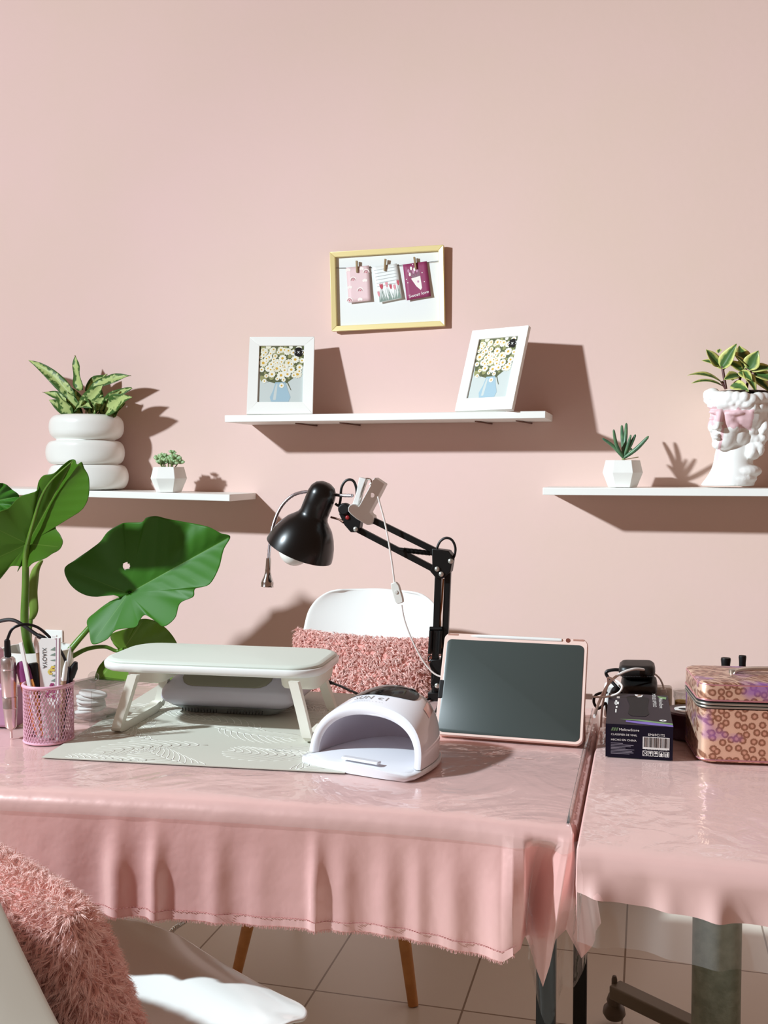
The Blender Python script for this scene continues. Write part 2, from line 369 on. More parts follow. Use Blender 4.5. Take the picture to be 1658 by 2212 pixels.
def build_cloth():
    cols = []
    for px in PXS:
        t = G(px, interp(px, FE)); Yh = t.y - .006 - .012
        h = onY(px, interp(px, FH), Yh)
        col = [V((t.x, BACK_Y, TZ)), V((t.x, (BACK_Y + t.y) / 2, TZ)), V((t.x, t.y + .09, TZ)), V((t.x, t.y + .035, TZ)), V((t.x, t.y + .016, TZ - .0008)), V((t.x, t.y + .005, TZ - .005)), V((t.x, t.y - .002, TZ - .014))]
        wv = wave(px)
        for k in range(1, 15):
            s = k / 14; q = V((t.x + (h.x - t.x) * s, t.y - .002 + (h.y - t.y + .002) * s, TZ - .014 + (h.z - TZ + .014) * s))
            amp = min(1, (s * 1.9)) ** 1.3
            q.y -= wv * .78 * amp + .0004 * math.sin(px * .35 + 1.3 * math.sin(px * .11)) * max(0, (s - .8)) * 5
            col.append(q)
        cols.append(col)
    # the corner: a bulging fold, a deep pleat, then the hanging cloth corner, then the right side
    def fold(tp, hp, bow=(0, 0, 0)):
        t = tp; col = [V((min(t.x, -.1), BACK_Y, TZ)), V((min(t.x, -.1), (BACK_Y + t.y) / 2, TZ)), V((min(t.x, -.10), max(t.y, 1.36) + .06, TZ)), V((min(t.x, -.096), t.y + .033, TZ)), V((min(t.x, -.092), t.y + .016, TZ - .0008)), V((t.x, t.y + .005, TZ - .005)), V((t.x, t.y - .002, TZ - .014))]
        a = col[-1].copy(); bow = V(bow)
        for k in range(1, 15):
            s = k / 14; col.append(a + (hp - a) * s + bow * math.sin(math.pi * s ** .8))
        return col
    E = lambda px: G(px, interp(px, FE))
    keys = [
        (E(1108), onY(1108, 2064, E(1100).y - .035), (0, -.016, 0)),
        (E(1130), onY(1124, 2050, E(1100).y - .022), (.006, -.012, 0)),
        (E(1150), onY(1130, 2030, E(1100).y + .015), (.0, .014, 0)),
        (E(1170), onY(1134, 2022, E(1100).y + .05), (-.006, .02, 0)),
        (E(1190), onY(1142, 2040, E(1100).y + .045), (-.008, .02, 0)),
        (E(1205), onY(1155, 2085, E(1100).y + .02), (-.012, .02, 0)),
        (E(1218), onY(1172, 2132, E(1100).y - .005), (-.004, -.004, 0)),
        (E(1230), onY(1187, 2085, E(1100).y - .012), (.0, -.008, 0)),
        (E(1236), onY(1199, 2030, E(1100).y - .002), (.004, -.004, 0)),
        (E(1236) + V((.001, .004, 0)), onY(1222, 2008, E(1100).y + .03), (.006, .0, 0)),
    ]
    # refine between the keys
    seq = []
    for (a, b) in zip(keys, keys[1:]):
        for k in range(6):
            s = k / 6; seq.append((a[0].lerp(b[0], s), a[1].lerp(b[1], s), V(a[2]).lerp(V(b[2]), s)))
    seq.append(keys[-1])
    for tp, hp, bw in seq: cols.append(fold(tp, hp, bw))
    cx = E(1236).x + .001; cy = E(1236).y
    for k in range(1, 40):
        y = cy + .004 + (BACK_Y - cy) * k / 39
        wv = .006 * math.sin(y * 23) + .004 * math.sin(y * 51)
        bul = .016 * math.exp(-((y - 1.5) / .12) ** 2)
        col = [V((-.101, BACK_Y, TZ))] * 2 + [V((-.1005, max(y, 1.4), TZ)), V((-.1, y, TZ)), V((-.094, y, TZ - .0008)), V((cx - .004, y, TZ - .005)), V((cx, y, TZ - .014))]
        for j in range(1, 15):
            s = j / 14; col.append(V((cx + (.010 + wv + bul) * s, y, TZ - .014 - s * (.172 + .012 * math.sin(y * 17)))))
        cols.append(col)
    return cols
cc = build_cloth()
mb = MB(); mb.grid(cc)
cloth = tag(mb.build('tablecloth', SATIN, None, angle=180), 'pink satin tablecloth with frayed hem hanging off the long nail table', 'tablecloth')
# hem: stitched band along the front edge
hb = MB(); nfront = len(PXS)
rows = [[], []]
for i, col in enumerate(cc[:nfront + 1]):
    a, b = col[-1], col[-3]
    for rw, s in ((0, .0), (1, .55)): rows[rw].append(a + (b - a) * s + V((0, -.0012, 0)))
hb.grid(rows); hem = hb.build('hem', P('satin_hem', (243, 196, 190), .36, metal=.2, sheen=.2), cloth)
st = MB()
for i, col in enumerate(cc[:nfront + 2]):
    a, b = col[-1], col[-3]
    for q in (0, 1):
        c0 = a + (b - a) * .62 + V((q * .0012, -.0022, 0)); st.box(c0 + V((.0008, 0, 0)), (.0013, .0006, .0005))
st.build('stitching', P('stitch_thread', (176, 112, 108), .8), cloth, smooth=False)
fr = MB()
for i in range(len(cc[:nfront + 2]) - 1):
    for q in range(7):
        s = (q + random.random()) / 7; a = cc[i][-1].lerp(cc[i + 1][-1], s) + V((0, -.0012, .001)); L = random.uniform(.002, .0055)
        fr.tube([a, a + V((random.uniform(-.0015, .0015), random.uniform(-.001, .001), -L))], .0003, 3, cap=False)
fr.build('frayed_edge', P('frayed_thread', (240, 190, 184), .8, sheen=.3), cloth)

# clear vinyl cover on the long table, with its corner hanging down
VINYL = clear_mat('clear_vinyl', (.985, .985, .975), 1.42, .04, bump=[(5, .5, .02), (22, .22, .006)], haze=.13)
VCLEAR = clear_mat('clear_vinyl_flap', (.99, .99, .985), 1.42, .03, bump=[(12, .5, .01), (40, .3, .003)], haze=.012)
vm = MB(); vr = []
LIFT = .0012
for i, col in enumerate(cc[:nfront + 54]):
    if i % 3 and i < nfront: continue
    c = [p + V((0, 0, LIFT)) for p in col[:5]] + [col[5] + V((0, -.0015, .0012)), col[6] + V((0, -.0022, 0)), col[7] + V((0, -.003, 0))]
    vr.append(c)
vm.grid(vr)
# the corner flap
fx = G(1236, 1799)
flap_top = [G(1090, interp(1090, FE)) + V((0, -.004, -.012)), G(1150, interp(1150, FE)) + V((0, -.006, -.012)), fx + V((.002, -.006, -.010)), fx + V((.010, .03, -.010)), fx + V((.012, .09, -.008))]
flap_mid = [onY(1128, 1960, 1.30), onY(1165, 1990, 1.285), onY(1215, 1960, 1.29), onY(1248, 1950, 1.34), onY(1262, 1930, 1.40)]
flap_bot = [onY(1140, 2080, 1.32), onY(1183, 2218, 1.29), onY(1213, 2140, 1.31), onY(1246, 2125, 1.34), onY(1270, 2060, 1.40)]
T_, M_, B_ = catmull(flap_top, 6), catmull(flap_mid, 6), catmull(flap_bot, 6)
rows = []
for k in range(13):
    s = k / 12; rows.append([((1 - s) ** 2) * a + 2 * s * (1 - s) * (2 * m_ - .5 * a - .5 * b) + s * s * b + V((0, .006 * math.sin(i * 1.1) * s, 0)) for i, (a, m_, b) in enumerate(zip(T_, M_, B_))])
vm.m = 1; vm.grid(rows)
vm.m = 0
vtop = [V((-.102, 1.37 + .66 * k / 10, TZ + LIFT)) for k in range(11)]
vm.grid([[p, V((fx.x - .010, p.y, TZ + LIFT)), V((fx.x + .002, p.y, TZ - .004)), V((fx.x + .006, p.y, TZ - .02)), V((fx.x + .012, p.y, TZ - .20))] for p in vtop])
tag(vm.build('table_cover', [VINYL, VCLEAR], None, angle=180), 'clear glossy vinyl sheet covering the long nail table', 'plastic sheet')

# right-hand table
RT = simple_table('side_table', 'right table on one grey green steel column, under pink cloth', -.062, .95, 1.275, 1.96, TZ - .004, [], BLACK, .03)
colmat = P('hammered_green_paint', (138, 146, 130), .42, metal=.3, bump=(120, .5, .002), noise=(45, (120, 128, 112), .4, .65))
ctr = onY(1548, 2000, 1.93)
def column_outline(hx, hy, r=.028, n=6):
    out = []
    for sx, sy, a0 in ((1, 1, 0), (-1, 1, 90), (-1, -1, 180), (1, -1, 270)):
        for k in range(n + 1):
            a = R(a0 + 90 * k / n); out.append(V((sx * (hx - r) + r * math.cos(a), sy * (hy - r) + r * math.sin(a), 0)))
    return out
MB().prism([V((ctr.x, ctr.y, .06)) + p for p in column_outline(.043, .035)], (0, 0, TZ - .09)).build('column', colmat, RT, bevel=.001)
bx = onY(1326, 2165, 2.16)
MB().bar((bx.x, bx.y - .0, .075), (ctr.x + .3, ctr.y - .12, .075), .038, .03, (0, 0, 1)).build('foot_bar', P('foot_bar_grey', (112, 104, 88), .45, metal=.2), RT, bevel=.004)
cst = MB().lathe([(0, .0), (.018, .002), (.024, .012), (.022, .024), (.014, .032), (.016, .04), (.012, .052), (.006, .055), (.006, .085), (.004, .092), (0, .093)], (bx.x, bx.y, .012), n=20).build('caster', P('dark_caster', (88, 78, 64), .4), RT)
def rcloth():
    E2 = [(1246, 1848), (1300, 1851), (1400, 1861), (1520, 1875), (1658, 1890), (1800, 1906), (2100, 1940)]
    H2 = [(1246, 1928), (1290, 1936), (1373, 1957), (1501, 1979), (1593, 1996), (1658, 2004), (1800, 2024), (2100, 2066)]
    cols = []; vcols = []
    px = 1246
    while px <= 2100:
        t = G(px, interp(px, E2)); h = onY(px, interp(px, H2), t.y - .008)
        wv = .010 * math.exp(-((px - 1290) / 24) ** 2) + .008 * math.exp(-((px - 1440) / 30) ** 2) + .010 * math.exp(-((px - 1550) / 26) ** 2) + .004 * math.sin(px * .03)
        col = [V((t.x, 1.965, TZ)), V((t.x, t.y + .3, TZ)), V((t.x, t.y + .04, TZ)), V((t.x, t.y + .018, TZ - .001)), V((t.x, t.y + .006, TZ - .007)), V((t.x, t.y, TZ - .018))]
        a = col[-1]
        for k in range(1, 11):
            s = k / 10; col.append(a + (h - a) * s + V((0, -wv * s, 0)))
        cols.append(col)
        L = onY(px, 2032 + (px - 1246) * .185, t.y - .03)
        v = [p + V((0, 0, LIFT)) for p in col[:4]] + [col[4] + V((0, -.0015, .0012)), col[5] + V((0, -.003, 0))]
        a = v[-1]
        for k in range(1, 9):
            s = k / 8; v.append(a + (L - a) * s + V((0, -wv * .8 * min(1, s * 2) - .004 * math.sin(px * .022) * s, 0)))
        vcols.append(v)
        px += 9
    return cols, vcols
c2, v2 = rcloth()
m2 = MB()
side = [[V((p.x - .0005, p.y, p.z)) for p in c2[0][:1]]]
m2.grid(c2)
# left side drop
sd = [c2[0][2:6]]
for k in range(1, 25):
    y = c2[0][5].y + .006 + (1.965 - c2[0][5].y - .006) * k / 24
    sd.append([V((c2[0][0].x, y, TZ)), V((c2[0][0].x - .003, y, TZ - .006)), V((c2[0][0].x - .004, y, TZ - .05)), V((c2[0][0].x - .004 + .003 * math.sin(y * 30), y, TZ - .10))])
m2.grid(sd)
tag(m2.build('tablecloth', SATIN2, None, angle=180), 'pale pink tablecloth on the right table under the glittery case', 'tablecloth')
m3 = MB(); m3.grid(v2)
tag(m3.build('table_cover', clear_mat('clear_vinyl_side', (.985, .985, .975), 1.42, .04, bump=[(5, .5, .02), (22, .22, .006)], haze=.09), None, angle=180), 'clear vinyl sheet on the right table hanging below the pink cloth', 'plastic sheet')

# ------------------------------------------------------------------ placemat
FRONTN = V((0, -1, 0))
MATZ = TZ + .0022
mat_c = [G(90, 1637, MATZ), G(744, 1671, MATZ), V((-.475, 2.028, MATZ)), V((-1.028, 2.028, MATZ))]
mat_c.insert(2, G(757, 1658, MATZ))
mt = MB().prism(mat_c, (0, 0, .0012)).build('placemat', P('mat_grey', (200, 199, 186), .5, bump=(120, .1, .001)))
tag(mt, 'grey placemat printed with pale palm fronds under the arm rest', 'placemat')
mt_print = MB(); zt = MATZ + .00135
def in_mat(p):
    for i in range(5):
        a, b = mat_c[i], mat_c[(i + 1) % 5]
        if (b.x - a.x) * (p.y - a.y) - (b.y - a.y) * (p.x - a.x) < .0016 * (b - a).length * 2: return False
    return True
def flat_strip(pts, wd):
    pts = [V((p[0], p[1], zt)) for p in pts]; ok = [p for p in pts if in_mat(p)]
    if len(ok) < 3: return
    rows = []
    for i, p in enumerate(ok):
        d = ok[min(i + 1, len(ok) - 1)] - ok[max(i - 1, 0)]; n = V((-d.y, d.x, 0)).normalized() if d.length > 0 else V((1, 0, 0))
        ww = wd * (1 - .75 * i / len(ok)); rows.append([p - n * ww, p + n * ww])
    mt_print.grid(rows)
rf = random.Random(3)
cells = []
for gi in range(5):
    for gj in range(5):
        cells.append((-.985 + .108 * gi + .055 * (gj % 2) + rf.uniform(-.012, .012), 1.475 + .108 * gj + rf.uniform(-.012, .012), rf.choice((15, 40, 150, 165, -20, 195)) + rf.uniform(-12, 12), rf.uniform(.15, .19)))
for fx0, fy0, ang, L in cells:
    a0 = R(ang); bend = rf.choice((-.8, .8)) * rf.uniform(.6, 1.1); spine = []
    for k in range(13):
        s = k / 12; a = a0 + bend * s; spine.append((fx0 + L * s * math.cos(a0 + bend * s * .5), fy0 + L * s * math.sin(a0 + bend * s * .5), a))
    flat_strip(spine, .0011)
    for k in range(1, 12):
        x, y, a = spine[k]
        for sd_ in (-1, 1):
            l = L * .38 * math.sin(math.pi * (k + 1.5) / 14); pts = []
            for j in range(7):
                s = j / 6; b = a + sd_ * (.95 - .35 * s); pts.append((x + l * s * math.cos(b), y + l * s * math.sin(b)))
            flat_strip(pts, .0010)
mt_print.build('frond_print', P('mat_print', (236, 235, 226), .45), mt, solid=.0003)

# ------------------------------------------------------------------ photo frames
def frame_axes(x, y, zb, yaw, lean):
    u = V((math.cos(yaw), math.sin(yaw), 0)); n = V((math.sin(yaw), -math.cos(yaw), 0))
    v = math.cos(lean) * V((0, 0, 1)) - math.sin(lean) * n
    return V((x, y, zb)), u, v, u.cross(v)
def frame_bars(mb, O, u, v, n, W, Hh, wl, wr, wt, wb, d0, d1, lip=0.):
    """mitred picture-frame moulding; W wide, from O (bottom centre)"""
    o = [O - u * W / 2, O + u * W / 2, O + u * W / 2 + v * Hh, O - u * W / 2 + v * Hh]
    i_ = [O - u * (W / 2 - wl) + v * wb, O + u * (W / 2 - wr) + v * wb, O + u * (W / 2 - wr) + v * (Hh - wt), O - u * (W / 2 - wl) + v * (Hh - wt)]
    for k in range(4):
        l = (k + 1) % 4; a, b, c, d = o[k], o[l], i_[l], i_[k]
        vs = [a + n * d0, b + n * d0, c + n * d0, d + n * d0, a + n * d1, b + n * d1, c + n * (d1 - lip), d + n * (d1 - lip)]
        mb.add(vs, [(3, 2, 1, 0), (4, 5, 6, 7), (0, 1, 5, 4), (1, 2, 6, 5), (2, 3, 7, 6), (3, 0, 4, 7)])
    return i_
def daisy_print(root, O, u, v, n, w_, h_, cw, ch):
    """flat printed photo: daisies in a pale blue jug"""
    pal = [P('print_ground', (196, 204, 200), .35), P('print_green', (92, 98, 66), .35), P('print_petal', (232, 231, 216), .35), P('print_yolk', (206, 164, 62), .35), P('print_jug', (158, 186, 198), .35), P('print_dark', (22, 22, 22), .35), P('print_olive', (150, 150, 100), .35), P('print_shade', (226, 222, 200), .35)]
    b = MB(); rr = random.Random(11)
    pt = lambda x, y, l: O + u * (x - .5) * w_ + v * y * h_ + n * l
    def q(x0, y0, x1, y1, l): b.poly([pt(x0, y0, l), pt(x1, y0, l), pt(x1, y1, l), pt(x0, y1, l)])
    b.m = 0; q(0, 0, 1, 1, 0)
    asp = h_ / w_
    def blob(cx, cy, r, l, n_=10, ir=.0):
        b.poly([pt(min(1, max(0, cx + r * (1 + ir * rr.uniform(-1, 1)) * math.cos(6.2832 * k / n_))), min(1, max(0, cy + r / asp * (1 + ir * rr.uniform(-1, 1)) * math.sin(6.2832 * k / n_))), l) for k in range(n_)])
    b.m = 1
    b.poly([pt(x, y, .0002) for x, y in ((.05, .45), (.2, .38), (.42, .33), (.6, .33), (.8, .45), (.95, .55), (1, .7), (1, 1), (.0, 1), (.0, .7))])
    b.m = 6
    for _ in range(60): blob(rr.uniform(.05, .95), rr.uniform(.42, .97), rr.uniform(.02, .06), .0003 + .0000002 * _, 7, .4)
    b.m = 4; b.poly([pt(x, y, .0004) for x, y in ((.30, .02), (.68, .02), (.72, .10), (.66, .22), (.60, .36), (.38, .36), (.34, .22), (.27, .10))])
    b.m = 0; b.poly([pt(x, y, .00045) for x, y in ((.34, .05), (.40, .05), (.42, .2), (.43, .33), (.40, .33), (.36, .2))])
    spots = [(.10, .70), (.22, .80), (.38, .70), (.52, .78), (.66, .70), (.80, .76), (.90, .62), (.30, .92), (.48, .93), (.12, .90), (.62, .90), (.76, .88), (.40, .60), (.56, .62), (.22, .60), (.72, .58), (.86, .50), (.30, .50), (.50, .48), (.64, .50), (.18, .47), (.42, .42), (.56, .40), (.88, .97), (.97, .88), (.95, .74), (.05, .80), (.70, .98), (.20, .99), (.14, .38), (.52, .30), (.78, .48), (.36, .82), (.58, .54), (.07, .58)]
    spots += [(rr.uniform(.06, .94), rr.uniform(.55, .97)) for _ in range(26)]
    for i, (x, y) in enumerate(spots):
        r = rr.uniform(.078, .105) if i < 20 else rr.uniform(.045, .068); l = .0006 + .00001 * i
        b.m = 2 if i % 4 else 7; np_ = 11
        pts = []
        for k in range(np_ * 2):
            a = 6.2832 * k / (np_ * 2); rad = r * (1.0 if k % 2 == 0 else .80); pts.append(pt(min(1, max(0, x + rad * math.cos(a))), min(1, max(0, y + rad / asp * math.sin(a))), l))
        b.poly(pts)
        if .02 < x < .98 and y < .97: b.m = 3; blob(x, y, r * .32, l + .00004, 9)
    b.m = 1
    for x0, y0, x1, y1 in ((.60, .40, .72, .22), (.3, .4, .2, .36)): b.poly([pt(x0, y0, .0011), pt(x0 + .025, y0, .0011), pt(x1 + .01, y1, .0011), pt(x1, y1, .0011)])
    b.m = 5; blob(.87, .89, .105, .0022, 24)
    pr = b.build('photo_print', pal, root, smooth=False)
    t = MB(); text(t, '5 x 7', .0095 * cw / .102 * 1.25, O + u * (.37) * w_ + v * .89 * h_ + n * .0025, u, v)
    t.build('lettering', P('print_white', (240, 240, 236), .4), pr, smooth=False)
def white_frame(x, y, yaw, lean, W, Hh, label):
    root = thing('photo_frame', label, 'photo frame', (x, y, MZ + .0188), yaw, 'white daisy photo frames')
    O, u, v, n = frame_axes(x, y, MZ + .0192, yaw, lean)
    O = O + V((0, 0, .013 * math.sin(lean)))
    b = MB(); sw = W * .155; tw = Hh * .115
    frame_bars(b, O, u, v, n, W, Hh, sw, sw, tw, Hh * .155, -.013, .0, .0015)
    b.build('frame', WHITE, root, bevel=.0005, seg=1)
    MB().box(O + v * Hh / 2 - n * .011, (W * .9, .003, Hh * .94), Matrix((u, -n, v)).transposed()).build('backing', P('backing_board', (60, 52, 46), .8), root)
    w_, h_ = W - 2 * sw + .002, Hh * (1 - .27) + .002
    daisy_print(root, O + v * (Hh * .155 - .001) - n * .007, u, v, n, w_, h_, w_, h_)
    # easel strut at the back
    top = O + v * Hh * .62 - n * .013; foot = V((top.x, top.y, MZ + .0195)) - V((n.x, n.y, 0)).normalized() * .028
    MB().bar(top, foot, .03, .003, n).build('easel_strut', P('backing_board', (60, 52, 46)), root)
    return root
white_frame(-.9860, 2.6600, R(13), R(16.0), .1826, .2284, 'left white photo frame of daisies, standing nearly straight on the middle shelf')
white_frame(-.4170, 2.6353, R(-22.3), R(21.4), .1726, .2377, 'right white photo frame of daisies, turned and tilted back on the middle shelf')

# gold frame on the wall with clipped cards
GY = 2.806
gyaw, glean = R(1.5), R(-1.5)
GO, gu, gv, gn = frame_axes(-.7133, GY, 1.567, gyaw, glean)
roll = R(.9); gu, gv = (gu * math.cos(roll) + gv * math.sin(roll)).normalized(), (gv * math.cos(roll) - gu * math.sin(roll)).normalized()
gf = thing('picture_frame', 'gold picture frame on the wall with three little cards pegged inside', 'picture frame', (-.7133, YW - .003, 1.567))
GW, GH = .326, .2222
b = MB(); frame_bars(b, GO, gu, gv, gn, GW, GH, .0145, .0145, .0145, .0145, -.008, .012, .003)
b.build('frame', P('gold_frame', (238, 220, 158), .32, metal=.15), gf, bevel=.0012, seg=2)
MB().box(GO + gv * GH / 2 - gn * .005, (GW - .01, .002, GH - .01), Matrix((gu, -gn, gv)).transposed()).build('backing', P('card_white', (226, 228, 224), .6), gf)
gp = lambda x, y, l: GO + gu * (x - .5) * GW + gv * (1 - y) * GH + gn * l       # x right, y down, 0..1 over the frame
zc = lambda X, Y: ((X - 120) / 1368, (Y - 82) / 957)
st_ = [gp(*zc(170, 270), .001), gp(*zc(620, 290), .0015), gp(*zc(950, 288), .0015), gp(*zc(1440, 262), .001)]
MB().tube(catmull(st_, 6), .0007, 6).build('string', P('black_string', (30, 30, 34), .7), gf)
CARDG = 'cards pegged in the gold frame'
def card(corners, mat, label):
    pts = [gp(*zc(*c), 0) for c in corners]
    base = sum(pts, V()) / 4; lo = pts[3].lerp(pts[2], .5)
    root = thing('greeting_card', label, 'card', lo, 0, CARDG)
    rows = []
    for k in range(9):
        s = k / 8; lift = .0022 + .003 * s * s
        rows.append([pts[0].lerp(pts[3], s).lerp(pts[1].lerp(pts[2], s), j / 6) + gn * (lift + .0015 * s * abs(j / 6 - .5)) for j in range(7)])
    b = MB(); b.grid(rows); b.build('paper', mat, root, solid=.0006)
    def at(x, y, l=.0006):
        k = y * 8; return pts[0].lerp(pts[3], y).lerp(pts[1].lerp(pts[2], y), x) + gn * (.0022 + .003 * y * y + .0015 * y * abs(x - .5) + l)
    return root, at
def disc(mb, at, cx, cy, rx, ry, n=14, l=.0006, a0=0, a1=6.2832): mb.poly([at(cx + rx * math.cos(a0 + (a1 - a0) * k / n), cy + ry * math.sin(a0 + (a1 - a0) * k / n), l) for k in range(n)])
def arc(mb, at, cx, cy, rx, ry, w_, l=.0006, n=14):
    rows = []
    for k in range(n + 1):
        a = math.pi + math.pi * k / n; rows.append([at(cx + rx * math.cos(a), cy + ry * math.sin(a), l), at(cx + (rx - w_) * math.cos(a), cy + (ry - w_ * .65) * math.sin(a), l)])
    mb.grid(rows)
# rainbow card
root, at = card([(308, 275), (588, 265), (606, 690), (332, 705)], P('card_pink', (226, 196, 196), .6), 'pale pink card with rainbows and clouds, leftmost in the gold frame')
b = MB(); b.m = 0
for cx, cy in ((.27, .38), (.55, .70), (.92, .2), (.05, .95)):
    b.m = 0; arc(b, at, min(cx, .86), cy, .15, .11, .04)
    b.m = 1; arc(b, at, min(cx, .86), cy, .105, .075, .035)
    b.m = 2; disc(b, at, min(cx, .86), cy - .015, .03, .02, 8)
b.m = 0
for cx, cy in ((.78, .40), (.52, .92), (.08, .06), (.66, .06), (.1, .55)):
    for dx, dy in ((0, 0), (.06, .015), (-.05, .015)): disc(b, at, cx + dx, cy + dy, .055, .04, 10, .0006 + .00008 * (dx > 0) + .00004 * (dx < 0))
b.build('printed_motif', [P('ink_cream', (240, 228, 220), .6), P('ink_mauve', (176, 120, 124), .6), P('ink_rose', (196, 90, 100), .6)], root, smooth=False)
# tulip card
root, at = card([(625, 285), (925, 262), (985, 682), (708, 722)], P('card_paper', (232, 234, 230), .6), 'white card with red tulips and handwriting lines, middle of the gold frame')
b = MB(); b.m = 0
for k in range(6):
    y = .10 + .09 * k; b.poly([at(.05, y), at(.95, y - .015), at(.95, y), at(.05, y + .015)])
rt = random.Random(5)
for k in range(22):
    b.m = 1; x = .04 + .92 * k / 21; h_ = rt.uniform(.2, .42); x2 = x + rt.uniform(-.1, .1)
    b.poly([at(x - .022, .985), at(x + .022, .985), at(min(.97, max(.02, x2)), .98 - h_)])
for x, y, w_, m_ in ((.22, .56, .07, 2), (.45, .53, .05, 3), (.60, .60, .05, 2), (.76, .64, .05, 3), (.93, .53, .05, 2), (.05, .75, .045, 3)):
    b.m = m_; b.poly([at(x + w_ * dx, y + .085 * dy, .0008) for dx, dy in ((-.4, 1), (-1, .2), (-1, -.9), (-.4, -.4), (0, -1), (.4, -.4), (1, -.9), (1, .2), (.4, 1))])
b.build('printed_motif', [P('ink_grey', (176, 180, 178), .6), P('ink_sage', (128, 148, 136), .6), P('ink_red', (186, 60, 78), .6), P('ink_pinkred', (220, 140, 150), .6)], root, smooth=False)
# sweet love card
root, at = card([(998, 280), (1285, 258), (1328, 678), (1040, 712)], P('card_magenta', (142, 50, 92), .6), 'dark magenta card reading Sweet love, rightmost in the gold frame')
b = MB(); b.m = 0; b.poly([at(x, y, .0007) for x, y in ((.27, .42), (.66, .38), (.68, .72), (.62, .78), (.45, .65))])
b.m = 1
for k in range(9): b.poly([at(.33 + .032 * k, .42, .0006), at(.35 + .032 * k, .42, .0006), at(.2 + .06 * k + .01, .2, .0006), at(.2 + .06 * k, .2, .0006)])
for x, y, m_ in ((.2, .2, 2), (.32, .14, 0), (.45, .18, 0), (.24, .3, 0), (.55, .22, 2), (.4, .24, 2)): b.m = m_; disc(b, at, x, y, .045, .055, 9, .0009)
b.m = 0
for x, y in ((.12, .52), (.75, .3), (.8, .56), (.4, .04), (.08, .42)): disc(b, at, x, y, .022, .016, 8)
b.m = 2; disc(b, at, .55, .53, .04, .035, 8, .0009)
pr = b.build('printed_motif', [P('ink_ivory', (238, 230, 222), .6), P('ink_greygreen', (140, 136, 138), .6), P('ink_lilac', (196, 140, 168), .6)], root, smooth=False)
t = MB(); vs_, fs_ = text_mesh('Sweet love', .0125)
t.add([at(.52 + v_.x / .066, .885 - v_.y / .1 - .0 + (-.03 * v_.x / .03), .0009) for v_ in vs_], fs_); t.build('lettering', P('ink_white', (244, 240, 236), .6), pr, smooth=False)
for (a, c), (bx_, by_), lab in (((445, 205), (445, 345), 'on the pink rainbow card'), ((795, 205), (780, 345), 'on the white tulip card'), ((1140, 205), (1155, 345), 'on the magenta card')):
    p0, p1 = gp(*zc(a, c), .006), gp(*zc(bx_, by_), .006)
    root = thing('clothespin', 'tiny wooden clothespin ' + lab, 'clothespin', p1, 0, 'tiny clothespins')
    d = (p1 - p0).normalized()
    MB().bar(p0 + gn * .004, p1 + gn * .001, .0048, .0024, gn).build('jaw', P('peg_wood', (150, 124, 84), .6), root, bevel=.0003)
    MB().bar(p0 - gn * .002, p1 - gn * .0015, .0048, .0024, gn).build('jaw', P('peg_wood', (150, 124, 84), .6), root, bevel=.0003)
    MB().cyl(p0.lerp(p1, .45) - gu * .0028 + gn * .001, p0.lerp(p1, .45) + gu * .0028 + gn * .001, .0016, n=8).build('spring', CHROME, root)

# ------------------------------------------------------------------ planters on the shelves
DY = 2.715
s2 = lambda X, Y, yy=DY: onY(X * .374, 720 + Y * .374, yy)
vase = thing('potted_plant', 'mottled green plant in a white bubble vase of three stacked rings', 'plant', (-1.603, DY, LZ(-1.603)))
b = MB()
z0 = LZ(-1.603) + .001
prof = [(0, .0), (.07, 0)]
rings = [(.0365, .0365, .1195, 0), (.1085, .0355, .1165, -.009), (.1835, .0365, .1085, -.004)]
rows = []
def ring_row(cx, rad, z): return [V((-1.605 + cx + rad * math.cos(6.2832 * k / 48), DY - .008 + min(rad, .104) / max(rad, .001) * rad * math.sin(6.2832 * k / 48), z0 + z)) for k in range(48)]
rows.append(ring_row(0, .001, 0)); rows.append(ring_row(0, .08, 0))
for zc_, hh, ro, cx in rings:
    for k in range(13):
        a = -math.pi / 2 + math.pi * k / 12
        if k == 0 and zc_ > .05: continue
        rows.append(ring_row(cx, ro - .0335 + .0335 * math.cos(a) ** .8 if abs(math.cos(a)) > 1e-6 else ro - .0335, zc_ + hh * math.sin(a)))
rows.append(ring_row(-.004, .066, .217)); rows.append(ring_row(-.004, .062, .205)); rows.append(ring_row(-.004, .001, .205))
b.grid(rows, closed=True); b.build('pot', CERAMIC, vase, angle=180)
MB().lathe([(0, .2085), (.0615, .2085)], (-1.609, DY - .008, z0), n=24).build('soil', SOIL, vase)
MOTTLE = attr_mat('mottled_leaf', (192, 208, 134), (74, 108, 50), 'e', .40, .68, .42, mottled=(75, 2.2), translucent=.2)
b = MB()
